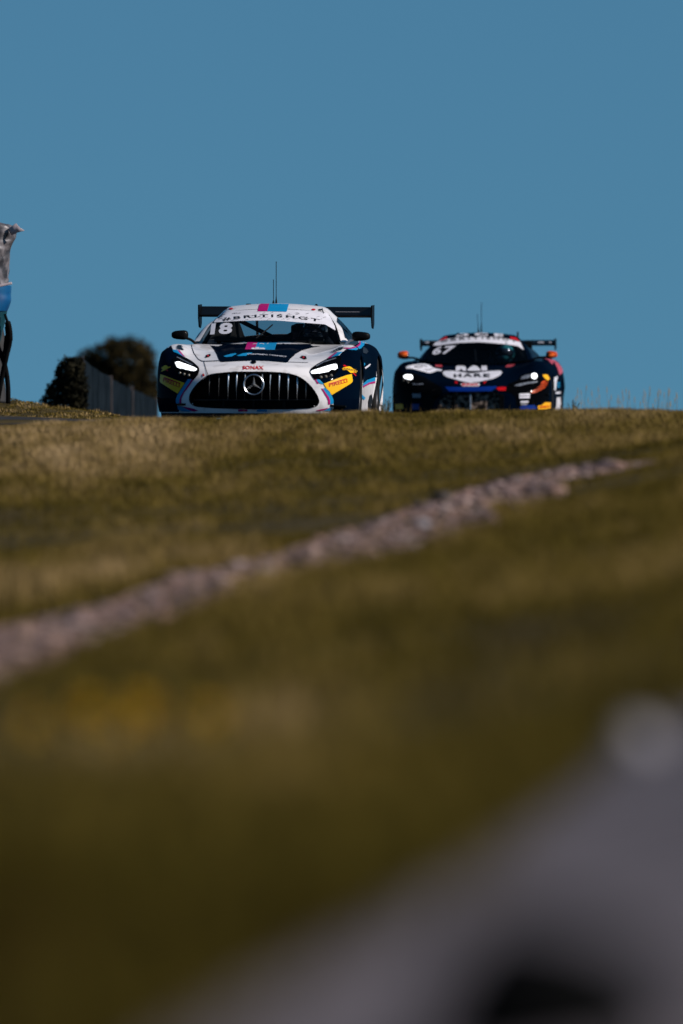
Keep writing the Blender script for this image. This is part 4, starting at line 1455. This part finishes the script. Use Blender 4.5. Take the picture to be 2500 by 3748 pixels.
for crop, pts, dot in (('c2', [(710, 855), (730, 820), (780, 808), (795, 825), (770, 850), (715, 862)], (752, 835)), ('c3', [(490, 815), (515, 795), (570, 800), (582, 835), (550, 845)], (538, 820))):
    b = dk('bonnet_pin', crop, pts, P_BLACK, 2, step=3)
    dk('pin_centre', crop, ellipse(dot, 12, 12, 10), P_RED, 3, step=3, par=shell)
for pts in ([(525, 655), (530, 720), (560, 800), (620, 880), (670, 905), (720, 908), (915, 900)], [(695, 910), (720, 1000), (752, 1095)]):
    dk('panel_gap', None, strip(cv('c2', pts), 2.2), P_TEXT, 2, step=3)
dk('panel_gap', None, strip(cv('c3', [(335, 876), (450, 880), (600, 884)]), 1.6), P_GREY, 2, step=3)
for crop, lines in (('c2', [((325, 735), (420, 755)), ((322, 720), (412, 735)), ((325, 705), (405, 715)), ((340, 693), (395, 697))]), ('c3', [((905, 744), (980, 735)), ((930, 728), (1040, 715)), ((955, 712), (1060, 700)), ((985, 697), (1060, 687))])):
    for a_, b_ in lines:
        dk('louvre', None, strip(cv(crop, [a_, ((a_[0] + b_[0]) / 2, (a_[1] + b_[1]) / 2), b_]), 2.6), P_TEXT, 3, step=3)
# yellow plates and fender logos
dk('sponsor_sticker', 'L', [(230, 630), (330, 660), (620, 775), (920, 880), (820, 1030), (720, 1180), (450, 1010), (240, 870), (210, 820)], P_YEL, 3, step=4)
dk('sponsor_sticker', 'R', [(220, 690), (480, 590), (980, 410), (1160, 365), (1190, 570), (1180, 630), (1110, 690), (490, 1070), (410, 940), (320, 860)], P_YEL, 3, step=4)
lettering(car, 'PIRELLI', cv('L', [(310, 835)])[0], cv('L', [(530, 920)])[0], cv('L', [(770, 1015)])[0], 14, P_RED, shell, level=4, offset=.02, up=(.12, -1))
dk('sponsor_sticker', None, strip(cv('L', [(340, 725), (580, 810), (800, 900)]), 4), P_RED, 4, step=3)
lettering(car, 'PIRELLI', cv('R', [(400, 800)])[0], cv('R', [(720, 720)])[0], cv('R', [(1010, 640)])[0], 13, P_RED, shell, level=4, offset=.02, up=(-.12, -1))
dk('sponsor_sticker', None, strip(cv('R', [(440, 690), (700, 610), (970, 530)]), 3.4), P_RED, 4, step=3)
dk('sponsor_sticker', 'R', [(850, 190), (890, 150), (990, 130), (1080, 110), (1120, 125), (1220, 200), (1340, 250), (1345, 290), (1290, 325), (1250, 310), (1200, 325), (1110, 325), (1010, 235), (880, 235)], P_YEL, 3, step=3)
dk('sponsor_sticker', 'R', [(875, 85), (920, 62), (1005, 110), (985, 132), (890, 108)], P_RED, 3, step=3)
dk('sponsor_sticker', 'R', [(1190, 335), (1240, 322), (1312, 410), (1295, 438)], P_RED, 3, step=3)
lettering(car, 'SUNOCO', cv('R', [(885, 225)])[0], cv('R', [(1090, 250)])[0], cv('R', [(1310, 310)])[0], 6.5, P_TEXT, shell, level=4, offset=.03)
dk('sponsor_sticker', 'L', [(245, 460), (340, 382), (400, 380), (450, 430), (520, 418), (505, 440), (440, 465), (400, 502), (262, 556), (245, 545), (300, 500)], P_YEL, 3, step=3)
dk('sponsor_sticker', 'L', [(380, 490), (430, 490), (452, 545), (395, 548)], P_RED, 3, step=3)
dk('tow_mark', 'L', [(1425, 620), (1455, 610), (1485, 660), (1455, 695), (1425, 670)], P_RED, 2, step=3)
# flank markings
for pts, m_ in (([(455, 1060), (510, 1020), (512, 1080), (458, 1105)], P_CYAN), ([(432, 1180), (500, 1145), (500, 1200), (435, 1235)], P_CYAN), ([(435, 1285), (500, 1245), (505, 1300), (435, 1342)], P_CYAN),
                ([(505, 1140), (640, 1045), (658, 1060), (620, 1110), (520, 1180)], P_SILV), ([(470, 640), (500, 640), (560, 680), (600, 745), (550, 800), (470, 780), (460, 720)], P_TEXT),
                ([(600, 1990), (640, 1835), (680, 1812), (700, 1900), (725, 2220), (600, 2220)], P_TEXT), ([(430, 1820), (520, 1900), (490, 1960), (430, 1900)], P_CYAN)):
    dk('flank_sticker', 'S', pts, m_, 3, step=4)

# headlights
def headlight(car, house, bar, lenses, lr, crop_h, crop_l, lit=LED, extra=()):
    h = decal(car, 'headlight', cv(crop_h, house), P_BLACK, car.root, 'body', 4, 4)
    h.modifiers.new('solid', 'SOLIDIFY').thickness = .012
    my = sum(p[1] for p in bar) / len(bar)
    b = decal(car, 'light_bar', cv(crop_h, [(x, my + (y - my) * (.84 if lenses else 1)) for x, y in bar]), lit, h, 'body', 7, 3)
    sm = b.modifiers.new('solid', 'SOLIDIFY'); sm.thickness = .006
    for x, y in lenses:
        u, v = cv(crop_l, [(x, y)])[0]
        q = car.hit(u, v, 'body')
        if not q: continue
        bm = bmesh.new(); bmesh.ops.create_uvsphere(bm, u_segments=16, v_segments=10, radius=lr)
        o = from_bm('lamp_lens', bm, h, LENS, True); o.location = q[0] + q[1] * .006
    return h


hl = headlight(car, [(575, 200), (640, 140), (720, 130), (900, 150), (1030, 215), (1150, 290), (1310, 430), (1335, 520), (1290, 650), (1180, 760), (1000, 720), (720, 630), (600, 480)],
               [(645, 300), (690, 280), (760, 280), (890, 340), (1000, 380), (1060, 410), (1180, 460), (1270, 510), (1230, 560), (1180, 575), (1070, 550), (940, 520), (860, 480), (790, 485), (720, 450), (690, 410), (670, 350)],
               [(785, 605), (910, 638), (1040, 668)], .015, 'L', 'L')
decal(car, 'headlight_edge', strip(cv('L', [(690, 165), (850, 250), (1010, 330), (1150, 400)]), 2.4), REFL, hl, 'body', 7, 3)
hr = headlight(car, [(620, 1000), (640, 960), (720, 905), (850, 838), (1000, 798), (1030, 820), (1020, 900), (980, 1000), (930, 1060), (750, 1100), (680, 1100), (640, 1050)],
               [(630, 1018), (650, 1000), (750, 965), (850, 930), (930, 905), (968, 908), (972, 960), (940, 985), (900, 975), (860, 1010), (750, 1035), (640, 1040)],
               [(130, 478), (295, 458), (480, 422)], .016, 'c3', 'R')
decal(car, 'headlight_edge', strip(cv('c3', [(700, 945), (800, 890), (960, 840)]), 3.2), REFL, hr, 'body', 7, 3)

# dive planes
for (u0, v0, u1, v1, ys) in ((650, 1476, 684, 1485, .22), (1178, 1481, 1268, 1489, .26)):
    a_, b_ = car.loc(u0, v0, ys), car.loc(u1, v1, ys)
    bm = bmesh.new(); box_bm(bm, (a_ + b_) / 2 + Vector((0, -.02, 0)), (abs(a_.x - b_.x), .22, .02), Matrix.Rotation(.06 if u0 > 900 else -.03, 3, 'Y'), .004)
    from_bm('dive_plane', bm, car.root, CARBON)

# windscreen print
ban = cv('c2', [(742, 385), (900, 372), (1190, 355), (1568, 347)]) + cv('c3', [(250, 338), (480, 358), (820, 385), (900, 432), (955, 462), (945, 405), (890, 295), (850, 240), (700, 210), (300, 188), (0, 184)]) + cv('c2', [(1430, 199), (1100, 216), (880, 242), (840, 270), (770, 352)])
dk('sun_strip', None, ban, P_SILV, 1, 'cabin', wind)
lettering(car, '#BRITISHGT', (815, 1177.5), (990, 1163.5), (1167, 1181), 11.5, P_TEXT, wind, 'cabin', 2, offset=.02, spacing=1.35)
for i in range(44):
    uu = random.uniform(800, 1190); vv = 1146 + abs(uu - 990) ** 2 / 6500 + random.uniform(0, 26)
    dk('banner_print', None, strip([(uu, vv), (uu + 5, vv - 2), (uu + 11, vv - 2.4)], 1.2), P_GREY, 2, 'cabin', wind, step=4)
lettering(car, '18', (769, 1226), (808, 1224.5), (848, 1223), 41, P_SILV, wind, 'cabin', 2, shear=.18, offset=.04)
dk('livery_stripe', 'B', [(555, 148), (580, 60), (600, 47), (715, 47), (685, 148)], P_MAG, 2, 'cabin')
dk('livery_stripe', 'B', [(685, 148), (715, 47), (975, 50), (945, 155)], P_CYAN, 2, 'cabin')
for c_, m_ in (((125, 115), P_TEXT), ((1392, 128), P_TEXT), ((205, 113), P_RED), ((1303, 124), P_RED)):
    dk('roof_marker', None, ellipse(cv('B', [c_])[0], 7.5, 3.4, 12), m_, 2, 'cabin', step=3)
# windscreen black edge print
dk('panel_gap', None, strip(cv('c3', [(780, 175), (800, 245)]), 2), P_TEXT, 2, 'cabin', step=3)

# roof antennas and camera stub
for (u, v0, v1, s_, r_, base_r) in ((1011, 1118, 962, 3.1, .0038, .012), (1001, 1118, 1028, 3.0, .0036, .016)):
    b_, t_ = car.loc(u, v0, s_), car.loc(u - (0 if v1 < 1000 else 0), v1, s_)
    m1 = b_.lerp(t_, .22)
    bm = bmesh.new(); tube_bm(bm, [b_ - Vector((0, 0, .03)), b_.lerp(t_, .1), m1, b_.lerp(t_, .6), t_, t_ + Vector((0, 0, .012))], [base_r, base_r * .8, r_, r_, r_, r_ * 1.6], 8)
    from_bm('antenna', bm, car.root, DARK, True)
q = car.loc(910, 1114, 3.1)
bm = bmesh.new(); box_bm(bm, q - Vector((0, 0, .008)), (.05, .08, .03), None, .008)
from_bm('roof_camera', bm, car.root, DARK)
mirror_part(car, -1, (628, 1209), (689, 1243), 2.12, CARBON, CARBON, (-.745, 2.15, .80))
mirror_part(car, 1, (1288, 1214), (1355, 1248), 2.12, CARBON, P_WHITE, (.745, 2.15, .80))
a_, b_ = car.loc(727, 1162, 4.5), car.loc(1368, 1120, 4.5)
wg = wing(car, a_.x + .02, b_.x - .02, 4.38, .30, a_.z + .025, b_.z - .01, car.loc(727, 1200, 4.5).z, CARBON, .30, (4.35, .86))
for (u0, v0, u1) in ((1228, 1141, 1316),):
    q0, q1 = car.loc(u0, v0, 4.37), car.loc(u1, v0 + 1, 4.37)
    bm = bmesh.new(); box_bm(bm, (q0 + q1) / 2, ((q1 - q0).length, .004, .006)); from_bm('wing_lettering', bm, wg, P_GREY)
for s in (-1, 1):
    wheel(car, s * .83, .97, .338, .31, s)
    wheel(car, s * .825, 3.58, .352, .32, s)
# windscreen wiper
bm = bmesh.new(); tube_bm(bm, [(-.12, 1.80, .86), (-.02, 2.0, .955), (.02, 2.12, 1.0)], .007, 6)
from_bm('wiper', bm, car.root, DARK)
HELM = pbsdf('helmet_dark', (.03, .035, .05), .15, coat=1.0); noisy(HELM, (.02, .03, .05), (.45, .47, .52), 9, 2, lo=.48, hi=.6)
VISOR = pbsdf('visor', (.02, .03, .05), .08, .6, coat=1.0); noisy(VISOR, (.02, .03, .05), (.05, .06, .09), 6, 2)
human(car, .40, 2.80, .93, 'driver in dark suit and helmet at the wheel of the white car', HELM, VISOR, (.38, 2.48, .86))
CAR_A = car

# ------------------------------------------------------------------ dark blue race car (following)
nose = at(1720, 1498, 142.0)
car = Car('race_car', (nose.x, 142.0, CAM_Z - .54 + .002), math.radians(-3.6), -.0056, math.radians(-.2))
tag(car.root, 'dark blue race car number 67 with white nose badge and orange mirrors, behind', 'race car', 'race cars on the track')
T = [
    [(0, .03, .10), (.25, .03, .10), (.5, .05, .10), (.68, .10, .10), (.82, .20, .10), (.93, .36, .10), (.985, .56, .12)],
    [(0, .02, .22), (.25, .02, .22), (.5, .045, .22), (.68, .10, .22), (.83, .20, .22), (.945, .37, .23), (1.0, .58, .24)],
    [(0, .01, .38), (.25, .015, .38), (.5, .05, .38), (.68, .11, .38), (.83, .21, .38), (.95, .38, .39), (1.0, .59, .40)],
    [(0, .0, .49), (.25, .01, .49), (.5, .06, .485), (.68, .13, .48), (.83, .24, .49), (.945, .40, .50), (1.0, .60, .51)],
    [(0, .06, .555), (.25, .07, .555), (.5, .14, .56), (.68, .22, .585), (.82, .32, .62), (.93, .45, .64), (.99, .63, .635)],
    [(0, .32, .645), (.25, .32, .65), (.5, .37, .655), (.68, .42, .705), (.80, .49, .755), (.91, .57, .76), (.985, .70, .705)],
    [(0, .65, .735), (.25, .65, .738), (.5, .66, .745), (.66, .68, .80), (.79, .71, .85), (.90, .77, .83), (.985, .85, .74)],
    [(0, 1.0, .80), (.25, 1.0, .80), (.5, 1.0, .805), (.66, 1.0, .845), (.79, 1.0, .872), (.90, 1.0, .845), (.985, 1.0, .755)],
    [(0, 1.35, .825), (.25, 1.35, .825), (.5, 1.35, .83), (.66, 1.35, .85), (.78, 1.35, .865), (.88, 1.35, .83), (.965, 1.35, .74)],
    [(0, 1.9, .83), (.25, 1.9, .83), (.5, 1.9, .84), (.66, 1.9, .86), (.77, 1.9, .86), (.86, 1.9, .82), (.935, 1.9, .72)],
    [(0, 2.6, .85), (.25, 2.6, .85), (.5, 2.6, .86), (.66, 2.6, .88), (.80, 2.6, .885), (.90, 2.6, .84), (.955, 2.6, .73)],
    [(0, 3.4, .92), (.25, 3.4, .92), (.5, 3.4, .92), (.68, 3.4, .93), (.83, 3.4, .92), (.94, 3.4, .87), (.995, 3.4, .79)],
    [(0, 4.0, .92), (.25, 4.0, .92), (.5, 4.0, .92), (.68, 4.0, .91), (.83, 4.0, .90), (.935, 4.0, .85), (.985, 4.0, .76)],
    [(0, 4.4, .87), (.25, 4.4, .87), (.5, 4.38, .87), (.68, 4.36, .86), (.82, 4.32, .84), (.92, 4.26, .79), (.97, 4.2, .70)],
    [(0, 4.5, .35), (.25, 4.5, .35), (.5, 4.48, .35), (.68, 4.44, .35), (.82, 4.38, .35), (.92, 4.30, .35), (.97, 4.24, .52)],
]
GR = cv('M', [(60, 720), (140, 650), (260, 610), (640, 598), (1050, 598), (1170, 605), (1215, 660), (1235, 760), (1238, 900), (1238, 985), (700, 990), (0, 985), (20, 850)])
shell = body_shell(car, T, .64, (.98, 3.62), .37, .11, P_NAVY, GR, 14, [6, 9, 8, 6, 8, 9, 9, 9, 8, 9, 8, 8, 6, 6])
cab = cabin(car,
            [(1.16, .42, .695, .82, -.07), (1.62, .29, .64, .99, -.01), (2.02, .16, .55, 1.15, .03), (2.35, .04, .53, 1.228, .045), (2.75, .0, .52, 1.235, .05), (3.2, .0, .50, 1.14, .05), (3.9, .0, .42, .93, .03)],
            [(.715, 1.60, .885), (.75, 1.9, .87), (.78, 2.2, .87), (.80, 2.5, .88), (.79, 2.8, .89), (.74, 3.2, .91), (.60, 3.9, .91)],
            (2, 4), dict(cabin_frame=P_NAVY, windscreen=GLASS, left=SIDE_GLASS, right=SIDE_GLASS, rear_window=P_BLACK), glass_f=.965)
wind = cab['windscreen']; frame = cab['cabin_frame']
interior(car, 1.2, .82, 1.17, .69, .33, 2.05, (.33, 1.75, .84), 2.1, 2.62, 3.6, True)
bm = bmesh.new()
box_bm(bm, (0, .30, .075), (1.84, .66, .03), None, .01)
from_bm('splitter', bm, car.root, P_BLUE)
bm = bmesh.new(); box_bm(bm, (0, 2.6, .10), (1.86, 2.4, .05), None, .01)
from_bm('floor_panel', bm, car.root, CARBON)
# radiator opening
bm = bmesh.new()
a_, b_ = car.loc(1600, 1425, .2), car.loc(1842, 1540, .2)
for (x0, x1, z0, z1, y_) in ((-.46, .46, .10, .485, .075),):
    box_bm(bm, ((x0 + x1) / 2, y_, (z0 + z1) / 2), (x1 - x0, .02, z1 - z0))
grille = from_bm('radiator', bm, car.root, DIRT)
bm = bmesh.new()
for x in (-.47, .47): box_bm(bm, (x, .16, .30), (.02, .22, .42))
box_bm(bm, (0, .16, .505), (.94, .22, .02))
from_bm('air_duct', bm, grille, DARK)
for gx, wd in ((640, .022), (1265, .016), (1215, .03), (330, .015)):
    q0, q1 = car.loc(*cv('M', [(gx, 640)])[0], .045), car.loc(*cv('M', [(gx, 960)])[0], .045)
    bm = bmesh.new(); box_bm(bm, (q0 + q1) / 2, (wd, .05, (q0 - q1).length), None, .004)
    from_bm('grille_strut', bm, grille, REFL if gx in (640,) else CARBON)
dk('bumper_panel', 'c5', [(380, 1158), (520, 1095), (560, 1040), (740, 960), (780, 895), (930, 852), (1060, 865), (1100, 940), (1150, 960), (1235, 985), (1250, 1100), (1245, 1330), (1040, 1360), (1020, 1420), (760, 1420), (690, 1400), (680, 1260), (600, 1190), (480, 1175)], P_BLACK, 1)
dk('bumper_panel', 'ML', [(-20, 900), (60, 700), (120, 560), (280, 500), (560, 500), (900, 640), (1200, 820), (1400, 930), (1400, 1100), (1200, 1300), (1100, 1568), (840, 1568), (820, 1300), (560, 1300), (540, 1640), (300, 1640), (60, 1400), (-20, 1400)], P_BLACK, 1)
dk('livery_stripe', 'M', [(150, 505), (640, 512), (1145, 490), (1120, 530), (1040, 585), (640, 592), (230, 590)], P_BLUE, 2)
# nose badge, letters, lights
dk('sponsor_sticker', 'M', [(105, 235), (140, 203), (290, 200), (480, 225), (650, 252), (850, 225), (1030, 203), (1210, 197), (1248, 232), (1200, 290), (1080, 350), (820, 405), (640, 428), (480, 400), (300, 352), (180, 315), (125, 275)], P_SILV, 2, step=4)
lettering(car, 'HARE', cv('M', [(318, 335)])[0], cv('M', [(650, 322)])[0], cv('M', [(1005, 330)])[0], 13, P_TEXT, shell, level=3, offset=.05, spacing=1.3)
dk('sponsor_sticker', 'M', [(355, 198), (360, 120), (380, 105), (480, 102), (545, 120), (560, 198), (500, 198), (455, 160), (420, 198)], P_SILV, 2, step=4)
dk('sponsor_sticker', 'M', [(570, 195), (610, 150), (670, 105), (715, 97), (760, 110), (810, 155), (835, 195), (700, 200)], P_SILV, 2, step=4)
dk('sponsor_sticker', 'M', [(845, 195), (848, 112), (870, 103), (950, 105), (958, 195), (900, 198)], P_SILV, 2, step=4)
dk('sponsor_sticker', None, strip(cv('M', [(620, 88), (670, 77), (725, 78)]), 2.0), P_ORANGE2, 2, step=3)
dk('sponsor_sticker', 'M', [(448, 455), (480, 435), (790, 432), (820, 460), (790, 495), (480, 495)], P_SILV, 2, step=4)
lettering(car, 'SONAX', cv('M', [(470, 488)])[0], cv('M', [(630, 487)])[0], cv('M', [(795, 486)])[0], 9, P_RED, shell, level=3, offset=.06)
for pts in ([(335, 408), (365, 398), (395, 430), (380, 450), (350, 440)], [(885, 420), (920, 398), (942, 408), (920, 442), (888, 446)]):
    dk('nose_pin', 'M', pts, P_RED, 3, step=3)
dk('livery_stripe', 'M', [(1135, 540), (1160, 515), (1310, 510), (1325, 540), (1310, 578), (1180, 575)], P_RED, 3, step=4)
dk('livery_stripe', 'M', [(1300, 130), (1340, 85), (1500, 72), (1460, 105), (1400, 128)], P_PINK, 2, step=4)
dk('livery_stripe', 'M', [(-30, 120), (-40, 85), (90, 85), (95, 128)], P_PINK, 2, step=4)
# fender sticker at left
dk('sponsor_sticker', 'ML', [(355, 345), (420, 310), (560, 285), (760, 255), (900, 258), (1020, 285), (1090, 330), (1150, 370), (1250, 395), (1400, 420), (1380, 465), (1250, 455), (1130, 505), (1010, 522), (860, 480), (640, 420), (500, 390), (380, 395)], P_SILV, 2, step=4)
for pl, wd in (([(590, 335), (700, 300), (900, 310), (960, 340)], 4), ([(600, 350), (760, 365), (830, 340)], 4), ([(890, 425), (1000, 440), (1120, 400)], 3)):
    dk('sponsor_sticker', None, strip(cv('ML', pl), wd), P_GREY, 3, step=3)
# orange stripes and plates at right
og = cv('c5', [(925, 1192), (1000, 1135), (1090, 1075), (1110, 1015), (1150, 985), (1222, 1000), (1205, 1060), (1170, 1105), (1085, 1162), (1000, 1192)])
dk('livery_panel', None, og, P_ORANGE, 2, step=4)
for k in range(6):
    y0 = 1010 + k * 32
    dk('livery_stripe', None, strip(cv('c5', [(1015 - k * 6, y0 + 95), (1110, y0 + 40), (1235 - k * 8, y0 - 20)]), 3.0), P_BLACK, 3, step=3)
dk('sponsor_sticker', 'c5', [(1130, 895), (1165, 880), (1215, 890), (1252, 955), (1215, 985), (1175, 955)], P_ORANGE2, 3, step=3)
dk('sponsor_sticker', 'c5', [(1050, 1405), (1110, 1400), (1170, 1350), (1265, 1352), (1262, 1460), (1060, 1492)], P_ORANGE2, 3, step=3)
lettering(car, 'PIRELLI', cv('c5', [(1080, 1450)])[0], cv('c5', [(1160, 1440)])[0], cv('c5', [(1245, 1430)])[0], 7, P_RED, shell, level=4, offset=.05)
for (x0, y0, x1, y1) in ((738, 1205, 918, 1238), (738, 1250, 915, 1282), (760, 1330, 890, 1358), (765, 1370, 870, 1400)):
    dk('sponsor_sticker', 'c5', [(x0, y0), (x1, y0 - 6), (x1, y1 - 4), (x0, y1)], P_GREY if y0 > 1330 else P_SILV, 3, step=3)
dk('livery_panel', 'c5', [(750, 1425), (800, 1400), (990, 1395), (1040, 1440), (1000, 1480), (755, 1480)], P_BLUE, 3, step=3)
dk('sponsor_sticker', 'ML', [(540, 1105), (790, 1110), (790, 1220), (560, 1225)], P_GREY, 3, step=3)
dk('livery_panel', 'ML', [(540, 1400), (740, 1400), (740, 1560), (545, 1570)], P_BLUE, 3, step=3)
dk('sponsor_sticker', 'ML', [(60, 1400), (280, 1400), (300, 1540), (70, 1560)], P_ORANGE2, 3, step=3)
# flank: salmon haunch, white sill
dk('livery_panel', 'S2', [(80, 860), (300, 850), (400, 900), (560, 1030), (680, 1070), (680, 1280), (600, 1330), (545, 1150), (460, 990), (420, 1070), (320, 960)], P_PINK, 2, step=4)
dk('flank_sticker', 'S2', [(470, 1390), (560, 1360), (530, 1500), (505, 1720), (455, 1720), (455, 1560)], P_SILV, 2, step=4)
dk('flank_sticker', 'S2', [(505, 1760), (625, 1750), (625, 1800), (505, 1810)], P_SILV, 2, step=4)
dk('flank_sticker', 'S2', [(530, 1900), (620, 1890), (640, 2100), (620, 2280), (490, 2280), (520, 2100)], P_SILV, 2, step=4)
for k in range(3):
    dk('flank_sticker', 'S2', [(530, 1520 + 50 * k), (615, 1515 + 50 * k), (615, 1535 + 50 * k), (530, 1540 + 50 * k)], P_CYAN, 2, step=3)

# headlights
hl = headlight(car, [(180, 560), (300, 510), (560, 520), (900, 640), (1150, 820), (900, 900), (560, 860), (300, 820), (200, 700)],
               [(300, 620), (340, 585), (400, 568), (515, 575), (555, 640), (560, 675), (535, 715), (480, 735), (420, 715), (350, 695), (310, 660)],
               [(300, 735), (430, 785)], .012, 'ML', 'ML')
decal(car, 'headlight_edge', strip(cv('ML', [(560, 850), (700, 862), (860, 850)]), 3), REFL, hl, 'body', 7, 3)
hr = headlight(car, [(560, 1050), (740, 965), (775, 900), (930, 850), (1060, 862), (1085, 940), (1060, 1030), (960, 1060), (680, 1100)],
               ellipse((990, 917), 46, 46, 18), [], .012, 'c5', 'c5')
decal(car, 'headlight_edge', cv('c5', [(765, 975), (780, 940), (850, 905), (925, 890), (930, 940), (860, 965)]), REFL, hr, 'body', 7, 3)
decal(car, 'headlight_edge', cv('c5', [(650, 1085), (720, 1055), (860, 1025), (1030, 1003), (1045, 1020), (880, 1050), (740, 1090)]), REFL, hr, 'body', 7, 3)
# dive planes
for (u0, v0, u1, v1) in ((1448, 1440, 1475, 1444), (1940, 1440, 2010, 1446)):
    a_, b_ = car.loc(u0, v0, .36), car.loc(u1, v1, .36)
    bm = bmesh.new(); box_bm(bm, (a_ + b_) / 2 + Vector((0, .08, 0)), (abs(a_.x - b_.x), .2, .015), None, .004)
    from_bm('dive_plane', bm, car.root, CARBON)
# windscreen and roof print
dk('sun_strip', 'MB', [(95, 252), (140, 205), (280, 165), (480, 140), (760, 128), (1000, 136), (1200, 168), (1350, 205), (1375, 262), (1400, 318), (1310, 262), (1150, 238), (900, 215), (740, 208), (500, 216), (280, 240), (160, 258)], P_SILV, 1, 'cabin', wind, step=5)
lettering(car, '#BRITISHGT', (1615, 1255), (1760, 1243.5), (1890, 1255), 9.5, P_TEXT, wind, 'cabin', 2, offset=.02, spacing=1.45)
lettering(car, '67', cv('c4', [(665, 985)])[0], cv('c4', [(820, 974)])[0], cv('c4', [(1010, 960)])[0], 29, P_SILV, wind, 'cabin', 2, shear=.40, offset=.03, up=(.15, -1), spacing=1.1)
dk('roof_panel', 'MB', [(300, 155), (330, 105), (1190, 105), (1210, 160), (1000, 130), (760, 122), (480, 134)], P_NAVY, 1, 'cabin', step=5)
dk('livery_stripe', 'MB', [(130, 205), (190, 160), (300, 122), (300, 158), (200, 188)], P_RED, 1, 'cabin', step=4)
dk('livery_stripe', 'MB', [(1200, 125), (1290, 140), (1345, 200), (1270, 178), (1205, 158)], P_RED, 1, 'cabin', step=4)
lettering(car, 'DCE', cv('MB', [(415, 132)])[0], cv('MB', [(760, 118)])[0], cv('MB', [(1105, 132)])[0], 11, P_SILV, frame, 'cabin', 2, offset=.05, spacing=1.6)
# antennas, roof fins
for (u, v0, v1, s_, r_, base_r) in ((1762, 1226, 1107, 2.5, .0036, .011), (1752, 1226, 1150, 2.4, .0036, .014), (1895, 1242, 1215, 2.3, .012, .014), (1676, 1229, 1218, 2.4, .014, .016)):
    b_, t_ = car.loc(u, v0, s_), car.loc(u - (5 if v1 == 1150 else 0), v1, s_)
    bm = bmesh.new(); tube_bm(bm, [b_ - Vector((0, 0, .03)), b_.lerp(t_, .2), b_.lerp(t_, .4), t_], [base_r, base_r * .8, r_, r_], 8)
    from_bm('antenna', bm, car.root, DARK, True)
for sd, (p0, p1), rp, lamp in ((-1, ((1455, 1285), (1495, 1315)), (-.70, 1.65, .89), (1482, 1298)), (1, ((1999, 1285), (2040, 1311)), (.70, 1.65, .89), (2019, 1300))):
    mr = mirror_part(car, sd, p0, p1, 1.66, P_ORANGE, CARBON, rp)
    q0, q1 = car.loc(*p0, 1.66), car.loc(*p1, 1.66)
    sx = abs(q0.x - q1.x)
    bm = bmesh.new(); box_bm(bm, (-sd * sx * .20, .0, -.012), (sx * .62, .116, .082), None, .02)
    from_bm('mirror_shell', bm, mr, CARBON)
    bm = bmesh.new()
    bmesh.ops.create_uvsphere(bm, u_segments=16, v_segments=10, radius=1.0)
    for v in bm.verts: v.co = (v.co.x * .036, v.co.y * .012, v.co.z * .022)
    o = from_bm('indicator', bm, mr, AMBER, True)
    o.location = car.loc(*lamp, 1.60) - Vector(mr.location)
a_, b_ = car.loc(1538, 1267, 4.4), car.loc(2035, 1242, 4.4)
wg = wing(car, a_.x + .02, b_.x - .015, 4.25, .30, a_.z + .022, b_.z - .008, car.loc(1538, 1284, 4.4).z, CARBON, .28, (4.1, .88))
for (u0, u1) in ((1556, 1572), (1578, 1590), (1931, 1942), (1968, 1990), (2009, 2018)):
    q0, q1 = car.loc(u0, 1253, 4.235), car.loc(u1, 1254, 4.235)
    bm = bmesh.new(); box_bm(bm, (q0 + q1) / 2, ((q1 - q0).length, .006, .018), None, .003); from_bm('wing_lettering', bm, wg, P_SILV)
for s in (-1, 1):
    wheel(car, s * .835, .98, .342, .31, s)
    wheel(car, s * .83, 3.62, .355, .32, s)
bm = bmesh.new(); tube_bm(bm, [(.02, 1.2, .85), (.0, 1.45, .94), (-.02, 1.7, 1.02)], .008, 6)
from_bm('wiper', bm, car.root, DARK)
HELM2 = pbsdf('helmet_teal', (.02, .16, .20), .15, coat=1.0); noisy(HELM2, (.01, .05, .07), (.03, .24, .28), 8, 2)
human(car, .34, 2.02, .95, 'driver with teal helmet at the wheel of the dark blue car', HELM2, VISOR, (.33, 1.75, .84))
